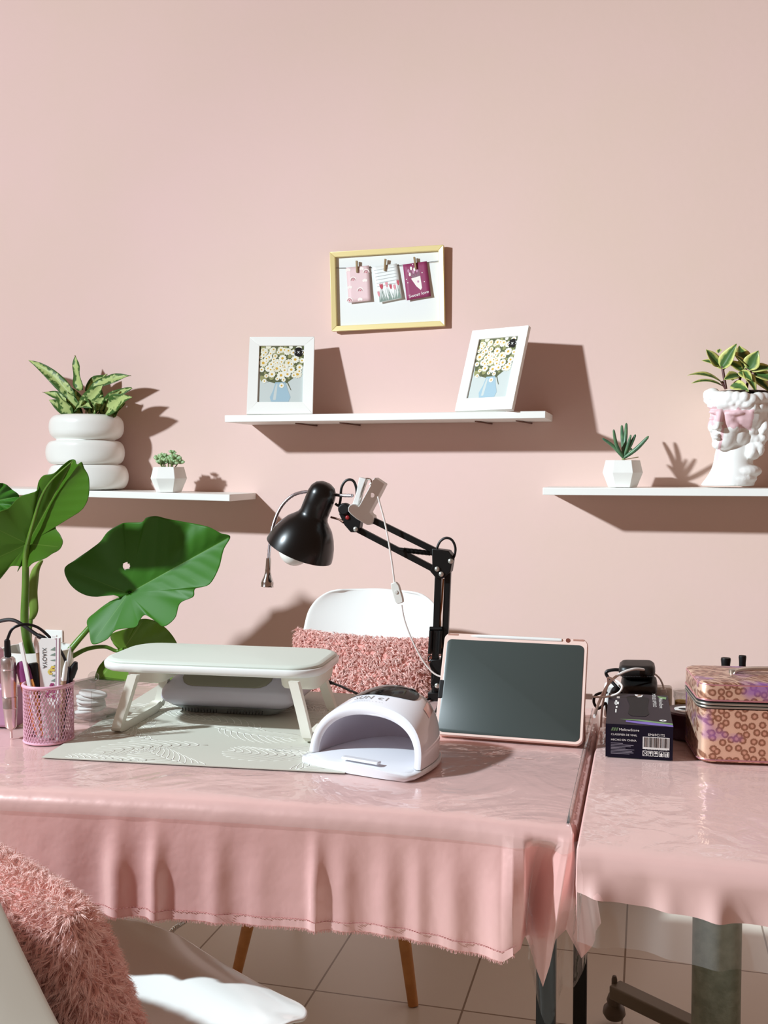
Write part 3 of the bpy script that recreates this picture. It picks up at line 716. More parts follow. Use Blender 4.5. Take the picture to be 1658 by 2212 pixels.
for (bx0, by0), (tx, ty), w_, ar, dy, nr in [
    ((440, 400), (165, 155), .036, .16, -.02, (.25, -1, .35)), ((468, 330), (435, 128), .042, .0, 0, (-.5, -1, .1)), ((520, 330), (757, 245), .034, .12, .0, (0, -1, .55)),
    ((500, 340), (620, 235), .036, .1, .05, (0, -1, .3)), ((400, 400), (245, 340), .024, .12, 0, (.2, -1, .6)), ((410, 470), (283, 385), .034, .12, -.03, (-.2, -1, .5)), ((420, 480), (325, 345), .045, .1, -.05, (-.5, -1, .2)),
    ((480, 430), (600, 295), .045, .05, -.04, (.2, -1, .2)), ((440, 470), (490, 390), .040, .2, -.06, (.1, -1, .8)), ((590, 440), (762, 315), .036, .14, -.03, (.2, -1, .5)), ((600, 465), (762, 368), .046, .16, -.06, (.35, -1, .3)),
    ((520, 470), (605, 370), .042, .1, -.05, (.3, -1, .3)), ((440, 440), (530, 430), .042, .3, -.065, (-.1, -1, .6)), ((590, 470), (690, 330), .042, .1, -.03, (.4, -1, .2)), ((470, 470), (380, 330), .036, .0, -.02, (-.3, -1, .2)),
    ((560, 430), (560, 280), .040, .0, .03, (.3, -1, .2)), ((480, 420), (330, 300), .034, .1, .04, (.2, -1, .4)), ((600, 420), (740, 380), .04, .2, .05, (.2, -1, .6)), ((540, 470), (560, 400), .05, .1, -.07, (.0, -1, .4)), ((640, 470), (720, 400), .04, .1, -.03, (.3, -1, .4))]:
    leaf(b, s2(bx0, by0, DY + dy * .4), s2(tx, ty, DY + dy), w_ * 1.1, ar, nr, wave=.09, fold=.34, pw=.66)
b.build('foliage', MOTTLE, vase, solid=.0006, angle=180)
b = MB()
for px_ in (440, 500, 560, 610): b.tube([s2(px_, 400), s2(490 + (px_ - 490) * .6, 470)], .0022, 6)
b.build('stems', P('plant_stem', (120, 140, 70), .5), vase)

def geo_pot(name, label, c, rt_, rm, rb, h, rot, plant_fn):
    root = thing(name, label, 'plant', c, 0, 'small succulents in faceted pots')
    n = 6; rows = []
    def rg(r, z, o): return [V((c.x + r * math.cos(6.2832 * (k + o) / n + rot), c.y + r * math.sin(6.2832 * (k + o) / n + rot), c.z + z)) for k in range(n)]
    b = MB(); top, mid, bot, inn = rg(rt_, h, 0), rg(rm, h * .55, 0), rg(rb, .001, 0), rg(rt_ - .006, h, 0); inn2 = rg(rt_ - .008, h - .01, 0)
    b.add(bot + mid + top + inn + inn2, [tuple(range(n))[::-1]] + [f for k in range(n) for f in ((k, (k + 1) % n, n + (k + 1) % n, n + k), (n + k, n + (k + 1) % n, 2 * n + (k + 1) % n, 2 * n + k), (2 * n + k, 2 * n + (k + 1) % n, 3 * n + (k + 1) % n, 3 * n + k), (3 * n + k, 3 * n + (k + 1) % n, 4 * n + (k + 1) % n, 4 * n + k))])
    b.build('pot', P('matte_ceramic', (238, 238, 232), .55, bump=(25, .15, .004)), root, smooth=False, bevel=.0008, seg=2, angle=5)
    b = MB(); b.prism([p + V((0, 0, -.004)) for p in rg(rt_ - .0065, h - .004, 0)], (0, 0, .003)); b.build('soil', SOIL, root)
    plant_fn(root, c + V((0, 0, h)))
    return root
def jelly(root, c):
    b = MB(); rr = random.Random(4); b2 = MB()
    heads = [(-.027, -.01, .020), (-.012, -.016, .012), (.006, -.012, .014), (.022, -.008, .024), (.030, .0, .012), (-.005, .008, .020), (.012, -.001, .040), (-.028, .004, .010), (-.016, .0, .026), (.018, -.014, .01)]
    for hx, hy, hz in heads:
        p = c + V((hx, hy, hz)); b2.tube([c + V((hx * .6, hy * .6, -.004)), p], .0016, 6)
        for k in range(13):
            a = k * 2.4; el = R(8 + 75 * (k / 13)); d = V((math.cos(a) * math.cos(el), math.sin(a) * math.cos(el), math.sin(el)))
            x, y = basis(d); L = .0115 * (1 - .35 * k / 13) * rr.uniform(.85, 1.1) * (.6 if hz > .03 else 1)
            b.ell(p + d * L * .9, (.0033 * L / .0085, .0040 * L / .0085, L), Matrix((x, y, d)).transposed(), 8, 6)
    b.build('foliage', P('jade_leaf', (150, 184, 134), .4, noise=(120, (176, 200, 150), .4, .7), sub=.1), root)
    b2.build('stems', P('plant_stem', (120, 140, 70)), root)
lp = s2(975, 905, 2.675); lp = V((lp.x, 2.675, LZ(lp.x)))
geo_pot('potted_succulent', 'bushy jade succulent in a white faceted pot on the left shelf', lp, .044, .0525, .036, .0725, .25, jelly)
s3 = lambda X, Y, yy: onY(1150 + X * .30643, 700 + Y * .30643, yy)
def fingers(root, c):
    yy = c.y; b = MB(); o = s3(640, 945, yy)
    for tx, ty, mx, my, r, dy in [(490, 805, 560, 855, .0042, -.02), (570, 742, 590, 850, .0045, -.035), (585, 830, 600, 880, .004, -.015), (628, 712, 632, 800, .0048, .035), (660, 697, 655, 790, .0050, .02), (692, 780, 670, 860, .0042, -.012), (725, 778, 690, 850, .0046, -.005), (818, 790, 730, 880, .0052, -.02), (700, 880, 670, 890, .004, .015), (605, 900, 625, 915, .004, -.01)]:
        pts = catmull([o, s3(mx, my, yy + dy * .5), s3(tx, ty, yy + dy)], 7); L = len(pts)
        b.tube(pts, [r * .86 * (.45 + .75 * math.sin(math.pi * min(.93, .12 + .82 * i / (L - 1))) ) if i < L - 1 else r * .15 for i in range(L)], 10)
    b.build('foliage', P('finger_leaf', (66, 104, 76), .4, noise=(60, (96, 134, 92), .4, .7)), root)
    MB().tube([o, s3(638, 975, yy)], .004, 8).build('stems', P('plant_stem', (120, 140, 70)), root)
    MB().tube([o + V((0, -.01, -.004)), s3(700, 945, yy - .03), s3(745, 938, yy - .035)], .0013, 6).build('dry_leaf', P('dry_leaf', (120, 100, 70), .8), root)
rp_ = s3(633, 1140, 2.685); rp_ = V((rp_.x, 2.685, RZ))
geo_pot('potted_succulent', 'dark finger-leaved succulent in a white faceted pot on the right shelf', rp_, .043, .0505, .036, .070, .02, fingers)

# ------------------------------------------------------------------ bust planter (a plain classical head)
BY = 2.715
sb = lambda X, Y, d=0: onY(1460 + X * .16270, 720 + Y * .16270, BY + d * .000184)
SB = .000184
bust = thing('bust_planter', 'white curly haired bust planter with pink painted eyes holding a plant', 'planter', (sb(740, 2030).x, BY, RZ))
b = MB()
def E(X, Y, d, rx, ry, rd): b.ell(sb(X, Y, d), (rx * SB, rd * SB, ry * SB), None, 20, 12)
E(840, 1090, 60, 390, 330, 400)           # skull
E(660, 1210, -130, 222, 330, 240)         # face
E(640, 1400, -150, 165, 150, 170)         # jaw
E(800, 1330, -40, 190, 200, 250); E(555, 1470, -210, 85, 75, 90)
E(545, 1045, -300, 115, 36, 60); E(770, 1062, -330, 135, 36, 60); E(600, 960, -280, 190, 70, 90); E(800, 970, -260, 150, 70, 110)
for i in range(9):
    s = i / 8; E(580 - 45 * s, 1060 + 190 * s, -340 - 80 * s, 38 + 14 * s, 40, 46 + 16 * s)
E(575, 1255, -380, 40, 30, 40); E(500, 1255, -370, 36, 28, 36)
E(482, 1130, -260, 50, 26, 36); E(700, 1150, -335, 64, 28, 36)
E(735, 1245, -280, 120, 80, 90); E(470, 1230, -220, 55, 90, 80)
E(520, 1345, -338, 60, 19, 38); E(522, 1390, -332, 54, 22, 38)
nk = [(800, 1380, 205), (775, 1500, 238), (760, 1620, 250), (752, 1720, 258), (746, 1800, 278), (738, 1860, 300), (716, 1930, 325), (690, 1985, 345), (675, 2024, 350)]
nrows = [[sb(x, y, 30) + V((r * SB * math.cos(a), .86 * r * SB * math.sin(a), 0)) for a in (6.2832 * i / 40 for i in range(40))] for x, y, r in nk]
o_ = b.grid(nrows[::-1], closed=True); b.f += [tuple(reversed(range(o_, o_ + 40))), tuple(range(o_ + 240, o_ + 280))]; b.mi += [0, 0]
E(880, 1830, 30, 255, 105, 250); E(800, 1930, 20, 270, 90, 270)
rb = random.Random(9)
for i in range(26):      # ring of curls round the opening
    a = 6.2832 * i / 26; cx, cd = 850 + 415 * math.cos(a), 60 + 425 * math.sin(a)
    E(cx, 850 + 30 * math.cos(a) + rb.uniform(-20, 20), cd, rb.uniform(75, 105), rb.uniform(65, 90), rb.uniform(75, 105))
    E(850 + 400 * math.cos(a + .1), 950 + 40 * math.cos(a) + rb.uniform(-35, 20), 50 + 410 * math.sin(a + .1), rb.uniform(55, 95), rb.uniform(50, 80), rb.uniform(60, 90))
for i in range(120):      # hair behind the ear and down the neck
    Y = rb.uniform(1020, 1640); rx = 42 + 34 * rb.random(); X = rb.uniform(985, 1270 - (Y - 1000) * .30); E(X, Y, rb.uniform(-185, -60) + (X - 985) * .35, rx, rx * .85, rx * .8)
for x, y in ((430, 900), (500, 930), (590, 900), (690, 920), (790, 940), (860, 1010), (930, 960), (1000, 1040), (640, 860), (740, 860)):
    E(x, y, -330 + abs(x - 650) * .45, 62, 50, 60)
E(1170, 1235, -150, 60, 80, 60); E(1145, 1300, -165, 40, 45, 45)
E(1080, 1200, 60, 185, 320, 250); E(1020, 1460, 60, 130, 230, 210); E(920, 1380, 40, 130, 260, 220)
pm = P('bust_plaster', (240, 240, 236), .5)
nt = pm.node_tree; bs = nt.nodes['Principled BSDF']; geo = nt.nodes.new('ShaderNodeNewGeometry'); sx_ = nt.nodes.new('ShaderNodeSeparateXYZ'); nt.links.new(geo.outputs['Position'], sx_.inputs[0])
def mth(op, a, c, clamp=False):
    n_ = nt.nodes.new('ShaderNodeMath'); n_.operation = op; n_.use_clamp = clamp
    for i, q in enumerate((a, c)):
        if isinstance(q, (int, float)): n_.inputs[i].default_value = q
        else: nt.links.new(q, n_.inputs[i])
    return n_.outputs[0]
ns = nt.nodes.new('ShaderNodeTexNoise'); ns.inputs['Scale'].default_value = 45; nt.links.new(geo.outputs['Position'], ns.inputs['Vector'])
zw = mth('ADD', sx_.outputs['Z'], mth('MULTIPLY', mth('SUBTRACT', ns.outputs['Fac'], .5), .030))
x1_, zA, zB = sb(985, 1200).x, sb(600, 1010).z, sb(600, 1255).z
tilt = mth('MULTIPLY', mth('SUBTRACT', sx_.outputs['X'], sb(600, 1000).x), .12); zt_ = mth('ADD', zw, tilt)
eye = mth('MULTIPLY', mth('MULTIPLY', mth('LESS_THAN', zt_, zA), mth('GREATER_THAN', zt_, zB)), mth('LESS_THAN', mth('ADD', sx_.outputs['X'], mth('MULTIPLY', mth('SUBTRACT', ns.outputs['Fac'], .5), .02)), x1_))
nosex = mth('MULTIPLY', mth('GREATER_THAN', sx_.outputs['X'], sb(485, 1200).x), mth('MULTIPLY', mth('LESS_THAN', sx_.outputs['X'], sb(600, 1200).x), mth('LESS_THAN', sx_.outputs['Z'], sb(600, 1190).z)))
eye = mth('MULTIPLY', eye, mth('SUBTRACT', 1, nosex))
dx_ = mth('ABSOLUTE', mth('SUBTRACT', mth('ADD', sx_.outputs['X'], mth('MULTIPLY', mth('SUBTRACT', ns.outputs['Fac'], .5), .006)), mth('ADD', sb(570, 1450).x, mth('MULTIPLY', mth('SUBTRACT', sx_.outputs['Z'], sb(570, 1450).z), .12))), 0)
drip = mth('MULTIPLY', mth('LESS_THAN', dx_, .0034), mth('MULTIPLY', mth('LESS_THAN', sx_.outputs['Z'], sb(600, 1230).z), mth('GREATER_THAN', sx_.outputs['Z'], sb(600, 1690).z)))
fac = mth('MULTIPLY', mth('MULTIPLY', mth('MAXIMUM', eye, drip), mth('LESS_THAN', sx_.outputs['Y'], BY - .005)), .85)
mix = nt.nodes.new('ShaderNodeMix'); mix.data_type = 'RGBA'; nt.links.new(fac, mix.inputs[0]); mix.inputs[6].default_value = c4((240, 240, 236)); mix.inputs[7].default_value = c4((228, 184, 190)); nt.links.new(mix.outputs[2], bs.inputs['Base Color'])
zmin = RZ + .001
for i_, p in enumerate(b.v):
    if p.z < zmin: b.v[i_] = V((p.x, p.y, zmin))
b.build('bust', pm, bust, remesh=.0023, angle=180)
MB().lathe([(0, 0), (.066, 0), (.066, -.004)], sb(850, 775, 60), n=24).build('soil', SOIL, bust)
pep = thing('houseplant', 'bushy plant with cream edged leaves growing out of the bust planter', 'plant', sb(800, 775))
CREAM = attr_mat('cream_edged_leaf', (78, 112, 58), (214, 214, 126), 'e', .42, .74, .35, mottled=(70, .75), translucent=.15)
b = MB()
for (bx0, by0), (tx, ty), w_, ar, d, nr in [
    ((610, 660), (145, 560), 105, .22, -150, (.2, -.6, 1)), ((610, 700), (200, 665), 85, .2, -200, (.1, -.6, 1)), ((570, 430), (335, 362), 70, .12, 0, (0, -1, .8)), ((560, 440), (395, 215), 140, .0, -60, (.3, -1, .5)),
    ((600, 460), (800, 140), 170, -.02, -120, (-.3, -1, .3)), ((560, 260), (580, 205), 60, 0, 60, None), ((880, 500), (660, 375), 110, .12, -40, (0, -1, .7)), ((900, 400), (835, 165), 170, .0, 120, (.2, -1, .3)), ((960, 480), (1090, 230), 185, .0, -100, (-.1, -1, .3)),
    ((960, 450), (755, 285), 70, .1, -80, (.2, -.7, .8)), ((1000, 500), (1300, 480), 140, .15, -30, (0, -1, .9)), ((1030, 540), (1330, 650), 150, .1, -60, (.1, -1, .8)), ((900, 500), (1060, 790), 130, .05, -220, (.5, -1, .3)),
    ((730, 690), (965, 770), 130, .1, -330, (0, -1, .15)), ((830, 560), (630, 620), 120, .12, -150, (0, -1, .5)), ((840, 510), (1010, 640), 120, .1, -160, (0, -1, .5)), ((990, 560), (1260, 790), 110, .1, 40, (0, -1, .5)), ((870, 500), (900, 300), 130, .0, 180, None), ((760, 620), (700, 500), 100, .0, -40, None), ((640, 480), (480, 300), 120, .05, 120, None)]:
    leaf(b, sb(bx0, by0, 0), sb(tx, ty, d), w_ * 1.22 * SB, ar, nr, fold=.35, pw=.75, wave=.03)
b.build('foliage', CREAM, pep, solid=.0006, angle=180)
b = MB()
for pts in ([(660, 740), (640, 620), (610, 440)], [(660, 740), (600, 640)], [(850, 760), (845, 600), (930, 470)], [(930, 760), (960, 560), (1000, 500)]): b.tube(catmull([sb(*p) for p in pts], 5), .0034, 8)
b.build('stems', P('red_stem', (84, 38, 34), .5), pep)

# ------------------------------------------------------------------ things on the long table
VZ = TZ + .0016       # on the vinyl
PZ = MATZ + .0016     # on the placemat
def rounded(hx, hy, r, n=8):
    out = []
    for sx, sy, a0 in ((1, 1, 0), (-1, 1, 90), (-1, -1, 180), (1, -1, 270)):
        for k in range(n + 1):
            a = R(a0 + 90 * k / n); out.append((sx * (hx - r) + r * math.cos(a), sy * (hy - r) + r * math.sin(a)))
    return out
def slab(mb, M_, hx, hy, r, prof, n=8, dome=0.):
    """rounded-rectangle slab: prof = [(inset, z)], closed top and bottom"""
    rows = []
    for ins, z in prof: rows.append([M_ @ V((x, y, z)) for x, y in rounded(hx - ins, hy - ins, max(.0005, r - ins), n)])
    o = mb.grid(rows, closed=True); k = len(rows[0])
    mb.f.append(tuple(reversed(range(o, o + k)))); mb.mi.append(mb.m)
    L = len(rows) - 1
    if dome:
        c = V(); 
        pts = rounded(hx - prof[-1][0], hy - prof[-1][0], max(.0005, r - prof[-1][0]), n); rr = []
        for s in (.85, .6, .3, .02): rr.append([M_ @ V((x * s, y * s, prof[-1][1] + dome * (1 - s ** 2))) for x, y in pts])
        o2 = mb.grid([rows[-1]] + rr, closed=True); mb.f.append(tuple(range(o2 + 4 * k, o2 + 5 * k))); mb.mi.append(mb.m)
    else: mb.f.append(tuple(range(o + L * k, o + L * k + k))); mb.mi.append(mb.m)

# arm rest
ARx0, ARx1 = G(300, 1588, PZ), None
ar = thing('arm_rest', 'pale mint hand rest cushion on two white U-shaped legs', 'hand rest', (-.735, 1.70, PZ), R(3.5))
Wm = WM[ar]
hx, hy = .209, .102
zt0 = .106
top = MB(); M_ = Wm @ Matrix.Translation((0, 0, zt0)); yc = .045
M_ = Wm @ Matrix.Translation((-.022, yc, zt0))
slab(top, M_, hx, hy, .058, [(.006, 0), (.001, .003), (0, .008), (0, .0125), (.002, .0148), (.006, .0150)], 10)
top.build('tray', WPLAS, ar, angle=60)
cu = MB(); slab(cu, M_, hx - .004, hy - .004, .054, [(.001, .0149), (.0, .017), (.003, .0195), (.010, .0212)], 10, dome=.004)
cu.build('cushion', P('mint_leatherette', (214, 222, 210), .42, bump=(300, .08, .0006)), ar, angle=180)
pl = P('cream_plastic', (232, 230, 216), .4)
for sx in (-1, 1):
    b = MB(); slab(b, Wm @ Matrix.Translation((sx * .146 - .006, yc, zt0 - .026)), .036, .062, .02, [(.004, 0), (.001, .004), (.0, .010), (-.002, .027)], 8); b.build('leg_socket', pl, ar)
    b = MB(); x0 = sx * .147 - .002; path = []
    U = [(-.062, zt0 - .002), (-.066, .06), (-.072, .02), (-.069, .0065), (-.058, .003), (-.03, .0025), (.06, .0025), (.09, .004), (.105, .012), (.108, .03), (.100, .07), (.096, zt0 - .002)]
    U = catmull([V((0, y, z)) for y, z in U], 5)
    for i, q in enumerate(U):
        d = (U[min(i + 1, len(U) - 1)] - U[max(i - 1, 0)]).normalized(); nrm_ = V((0, -d.z, d.y)); f = 1 - q.z / zt0
        xo = x0 + sx * .031 * f; wx, wy = .0085, (.0075 if f < .9 else .0075)
        if f > .93: xo = x0 + sx * .031
        cen = V((xo, q.y, q.z + (.005 if f > .9 else 0)))
        path.append([Wm @ (cen + V((a * wx, 0, 0)) + nrm_ * wy * c_) for a, c_ in ((-1, -1), (1, -1), (1, 1), (-1, 1))])
    b.grid(path, closed=True); b.f.append((0, 1, 2, 3)); b.mi.append(0); b.build('leg', pl, ar, bevel=.0015, seg=2)

# dust collector
dc = thing('dust_collector', 'lilac grey nail dust collector with olive oval top under the arm rest', 'nail machine', (-.775, 1.872, PZ), R(4))
Wm = WM[dc]; LIL = P('lilac_plastic', (206, 204, 216), .35)
b = MB(); rows = []
def rrect(hx, hy, z, r=.02, dy=0): return [Wm @ V((x, y + dy, z)) for x, y in rounded(hx, hy, r, 6)]
rows = [rrect(.118, .092, .018), rrect(.130, .101, .026), rrect(.134, .104, .032), rrect(.133, .103, .046, .024), rrect(.130, .099, .052, .026), rrect(.107, .064, .087, .03, .030), rrect(.099, .056, .0905, .03, .031)]
o = b.grid(rows, closed=True); k = len(rows[0]); b.f += [tuple(range(o + 6 * k, o + 7 * k)), tuple(reversed(range(o, o + k)))]; b.mi += [0, 0]
b.build('housing', LIL, dc, angle=50)
b = MB(); rows = [rrect(.088, .07, .0), rrect(.092, .075, .002), rrect(.118, .092, .0175)]
o = b.grid(rows, closed=True); b.f += [tuple(reversed(range(o, o + k)))]; b.mi += [0]; b.build('base', P('grey_plastic', (150, 156, 156), .45), dc)
# olive pad on the sloping front
def onslope(x, t, l):      # t 0 at lower front edge, 1 at top
    y0_, z0_, y1_, z1_ = -.099, .052, -.034, .087
    if t <= 1: p = V((x, y0_ + (y1_ - y0_) * t, z0_ + (z1_ - z0_) * t)); n_ = V((0, -.035, .065)).normalized()
    else: p = V((x, y1_ + .06 * (t - 1), z1_ + .010 * (t - 1))); n_ = V((0, -.3, 1)).normalized()
    return Wm @ (p + n_ * l)
b = MB(); rows = []
for t, hw in ((.10, .062), (.13, .072), (.22, .082), (.4, .089), (.6, .089), (.8, .083), (.92, .072)):
    rows.append([onslope(-.006 + hw * q / 6, t, .0012) for q in range(-6, 7)])
b.grid(rows); b.build('filter_panel', P('olive_pad', (146, 144, 124), .55), dc, solid=.001)
for sx in (-.052, .038):
    b = MB()
    for kk in range(12): b.bar(Wm @ V((sx - .034 + kk * .0062, -.0985, .0135)), Wm @ V((sx - .038 + kk * .0062, -.0875, .0065)), .0032, .0015, Wm.to_3x3() @ V((1, 0, 0)))
    b.build('vent', P('vent_dark', (44, 46, 48), .6), dc, smooth=False)
MB().box(Wm @ V((.1325, -.01, .052)), (.0022, .022, .006)).build('port', P('vent_dark', (44, 46, 48)), dc, smooth=False)
cb = thing('power_cable', 'black plug cable running from the dust collector to the nail lamp', 'cable', G(700, 1500, VZ))
p0 = Wm @ V((.134, .03, .062))
b = MB(); b.tube(catmull([onY(688, 1470, 1.99), onY(705, 1473, 1.985), onY(720, 1476, 1.975)], 3), [.006, .006, .006, .0052, .0045, .0036, .003], 10); b.build('plug', BPLAS, cb)
MB().tube(catmull([onY(718, 1476, 1.975), onY(735, 1482, 1.95), onY(752, 1490, 1.92), onY(775, 1502, 1.87), G(800, 1535, VZ + .003), G(860, 1545, VZ + .003)], 6), .0026, 8).build('cord', BPLAS, cb)

# nail lamp
ul = thing('nail_lamp', 'white dome gel nail lamp with dark oval display and arched opening', 'nail lamp', (-.416, 1.582, VZ), R(-16))
Wm = WM[ul]
UA, UD, UH = .103, .150, .103
def dome(x, s, k=1., f=None):
    """x in -1..1 across, s 0 front .. 1 back"""
    a = math.pi * (1 - (x + 1) / 2); sh = max(0., 1 - s ** 2.4) ** (1 / 2.4); hs = max(0., 1 - s ** 5) ** .5 * (.80 + .20 * min(1, s / .62) ** .8)
    ca, sa = math.cos(a), math.sin(a)
    X = UA * k * sh * math.copysign(abs(ca) ** .86, ca); Z = UH * (k if k == 1 else k * .98) * hs * sa ** .80
    Y = -.052 + UD * s + .036 * (Z / UH) ** 1.2 * (1 - s) ** .6
    return Wm @ V((X, Y, .012 + Z))
NX = 44; xs = [-1 + 2 * i / NX for i in range(NX + 1)]; ss = [0, .02, .06, .12, .2, .3, .4, .5, .6, .7, .78, .85, .9, .94, .97, .99, 1]
b = MB(); b.grid([[dome(x, s) for x in xs] for s in ss]); 
lip = []
for q in range(4):
    k = 1 - .14 * q / 3; rr = []
    for x in xs:
        a = math.pi * (1 - (x + 1) / 2); p0_ = dome(x, 0); ca, sa = math.cos(a), math.sin(a)
        X = UA * k * math.copysign(abs(ca) ** .86, ca); Z = UH * .80 * (1 - .20 * q / 3) * sa ** .80; Y = -.052 + .036 * (Z / UH) ** 1.2 + (.004 if q in (1, 2) else 0) * -1 + .006 * (q / 3)
        rr.append(Wm @ V((X, Y, .012 + Z)))
    lip.append(rr)
b.grid(lip[::-1])
b.build('shell', GLOSSW, ul, angle=60)
b = MB(); rows = [lip[-1]]
for s in (.1, .25, .4, .55, .7, .8, .88, .94, .98, 1.0):
    rr = []
    for x in xs:
        a = math.pi * (1 - (x + 1) / 2); ca, sa = math.cos(a), math.sin(a); sh = max(0., 1 - s ** 2.4) ** (1 / 2.4)
        X = UA * .86 * sh * math.copysign(abs(ca) ** .86, ca); Z = UH * .64 * (max(0, 1 - s ** 3) ** .4) * sa ** .8; Y = -.046 + UD * .9 * s + .036 * (Z / UH) ** 1.2 * (1 - s) ** .6
        rr.append(Wm @ V((X, Y, .012 + Z)))
    rows.append(rr)
b.grid(rows); b.build('inner_reflector', P('reflector', (196, 188, 196), .35, metal=.1), ul, angle=180)
b = MB()
def dplan(k, ext=0.):
    out = []
    for i in range(33):
        a = math.pi * i / 32; ca, sa = math.cos(a), math.sin(a); out.append((UA * k * math.copysign(abs(ca) ** .83, ca), -.052 + (UD * k) * sa ** .83))
    out += [(-UA * k, -.052 - .004), (-UA * k * .99, -.070 - ext), (-UA * k * .9, -.083 - ext), (-UA * .5, -.088 - ext), (0, -.090 - ext), (UA * .5, -.088 - ext), (UA * k * .9, -.083 - ext), (UA * k * .99, -.070 - ext), (UA * k, -.052 - .004)]
    return out
rows = [[Wm @ V((x, y, z + max(0, (.003 if z > .005 else 0)) * math.cos(min(1, abs(x) / UA) * math.pi))) for x, y in dplan(k)] for k, z in ((.985, .0005), (1.02, .003), (1.03, .007), (1.025, .0115), (1.0, .0135), (.9, .0140))]
o = b.grid(rows, closed=True); k = len(rows[0]); b.f += [tuple(range(o + 5 * k, o + 6 * k)), tuple(reversed(range(o, o + k)))]; b.mi += [0, 0]
b.build('base_plate', GLOSSW, ul, angle=60)
b = MB(); slab(b, Wm @ Matrix.Translation((.005, -.066, .0155)), .034, .006, .003, [(0, 0), (0, .0022), (.0015, .0035)], 4); b.build('base_grip', GLOSSW, ul)
# display
DISP = P('display_black', (12, 10, 9), .10, spec=.25)
b = MB(); rows = []
def dsurf(u_, v_, l):   # u across, v depth, metres-ish
    p = dome(u_, v_); e1 = dome(u_ + .01, v_) - dome(u_ - .01, v_); e2 = dome(u_, v_ + .01) - dome(u_, v_ - .01)
    n_ = e1.cross(e2).normalized(); n_ = n_ if n_.z > 0 else -n_
    return p + n_ * l
for q in range(6):
    f = q / 5; rows.append([dsurf(-.08 + .40 * f * math.copysign(abs(math.cos(a)) ** .8, math.cos(a)), .43 + (.24 if math.sin(a) > 0 else .20) * f * math.copysign(abs(math.sin(a)) ** .85, math.sin(a)), .0009) for a in (6.2832 * i / 40 for i in range(40))])
b.grid(rows, closed=True); b.build('display', DISP, ul, angle=180)
for u_, v_ in ((-.30, .625), (-.14, .645), (.02, .64), (.17, .61)):
    b = MB(); b.poly([dsurf(u_ + .038 * math.cos(a), v_ + .022 * math.sin(a), .0016) for a in (6.2832 * i / 16 for i in range(16))]); b.build('button', WPLAS, ul, smooth=False)
b = MB(); b.grid([[dsurf(.46 + .13 * i / 6 - .03 * j / 5, .34 + .20 * j / 5, .0008) for i in range(7)] for j in range(6)]); b.build('sticker', P('rose_gold_foil', (226, 184, 176), .2, metal=.6), ul, angle=180)
b = MB()
for body, size, cx, cv in (('SUN c1', .0165, -.08, .15), ('- - - - - - - - - -', .006, -.06, .07)):
    vs_, fs_ = text_mesh(body, size, space=1.1); b.add([dsurf(cx + v_.x / .165, cv + v_.y / .155, .0006) for v_ in vs_], fs_)
b.build('lettering', P('grey_print', (170, 168, 168), .4, metal=.3), ul, smooth=False)
ncab = thing('power_cable', 'thin black lamp cable looping on the table between nail lamp and tablet', 'cable', G(925, 1535, VZ))
MB().tube(catmull([G(885, 1520, VZ + .025), G(905, 1528, VZ + .004), G(925, 1537, VZ + .003), G(938, 1538, VZ + .003), G(944, 1530, VZ + .003), G(948, 1515, VZ + .004)], 6), .0024, 8).build('cord', BPLAS, ncab)
ncab2 = thing('power_cable', 'black cable loop lying behind the nail lamp near the lamp clamp', 'cable', G(905, 1508, VZ))
MB().tube(catmull([G(872, 1505, VZ + .004), G(890, 1510, VZ + .0035), G(915, 1513, VZ + .0035), G(935, 1505, VZ + .0035), G(945, 1490, VZ + .0035)], 6), .0026, 8).build('cord', BPLAS, ncab2)

# tablet
TO, tu, tv, tn = frame_axes(-.2295, 1.7322, VZ + .0062, R(-1.9), R(26.8))
tb = thing('tablet', 'tablet with dark blank screen standing in a pale pink case', 'tablet', TO, R(-1.9))
TW, TH = .2573, .1864
TM = Matrix((tu, tv, tn)).transposed().to_4x4(); TM.translation = TO + tv * TH / 2 - tn * .006
CASE = P('pink_case', (238, 208, 196), .45)
b = MB(); slab(b, TM, TW / 2, TH / 2, .012, [(.002, -.005), (0, -.003), (0, .0055), (.0012, .007), (.0035, .007)], 6); b.build('case', CASE, tb, angle=50)
b = MB(); slab(b, TM @ Matrix.Translation((0, -.0035, 0)), TW / 2 - .0058, TH / 2 - .0085, .009, [(0, .0066), (0, .0074), (.0004, .0076)], 6)
sm_ = P('tablet_glass', (66, 76, 74), .32, coat=.25); b.build('screen', sm_, tb, angle=60)
MB().box(TM @ V((-TW / 2 + .004, -.012, .0058)), (.009, .0042, .034), TM.to_3x3() @ Matrix.Rotation(R(90), 3, 'X')).build('camera_notch', BPLAS, tb, bevel=.0015)
b = MB(); b.tube([TM @ V((x, TH / 2 - .004, .0062)) for x in (-.082, -.072, -.065, 0, .078, .083)], [.0006, .0026, .0034, .0034, .0034, .003], 12); b.build('stylus', WPLAS, tb)
MB().cyl(TM @ V((.094, TH / 2 - .004, .003)), TM @ V((.094, TH / 2 - .004, .0075)), .004, n=16).build('stylus_cap', P('copper_cap', (150, 90, 76), .35, metal=.6), tb)
for sx in (-1, 1): MB().box(TM @ V((sx * (TW / 2 - .016), TH / 2 - .003, .0067)), (.020, .0035, .0012), TM.to_3x3()).build('corner_slot', P('case_slot', (176, 128, 112), .5), tb, bevel=.0006)
back = [TO + tv * TH * .72 - tn * .0125 + tu * TW * .48 * s for s in (-1, 1)]
ft = [V((p.x, p.y, VZ + .001)) + V((.012 if i else -.012, .052, 0)) for i, p in enumerate((TO - tu * TW * .46, TO + tu * TW * .46))]
b = MB(); b.prism([back[0], back[1], ft[1], ft[0]], (0, .002, .001)); b.build('stand_flap', P('folio_pink', (220, 166, 150), .55), tb)
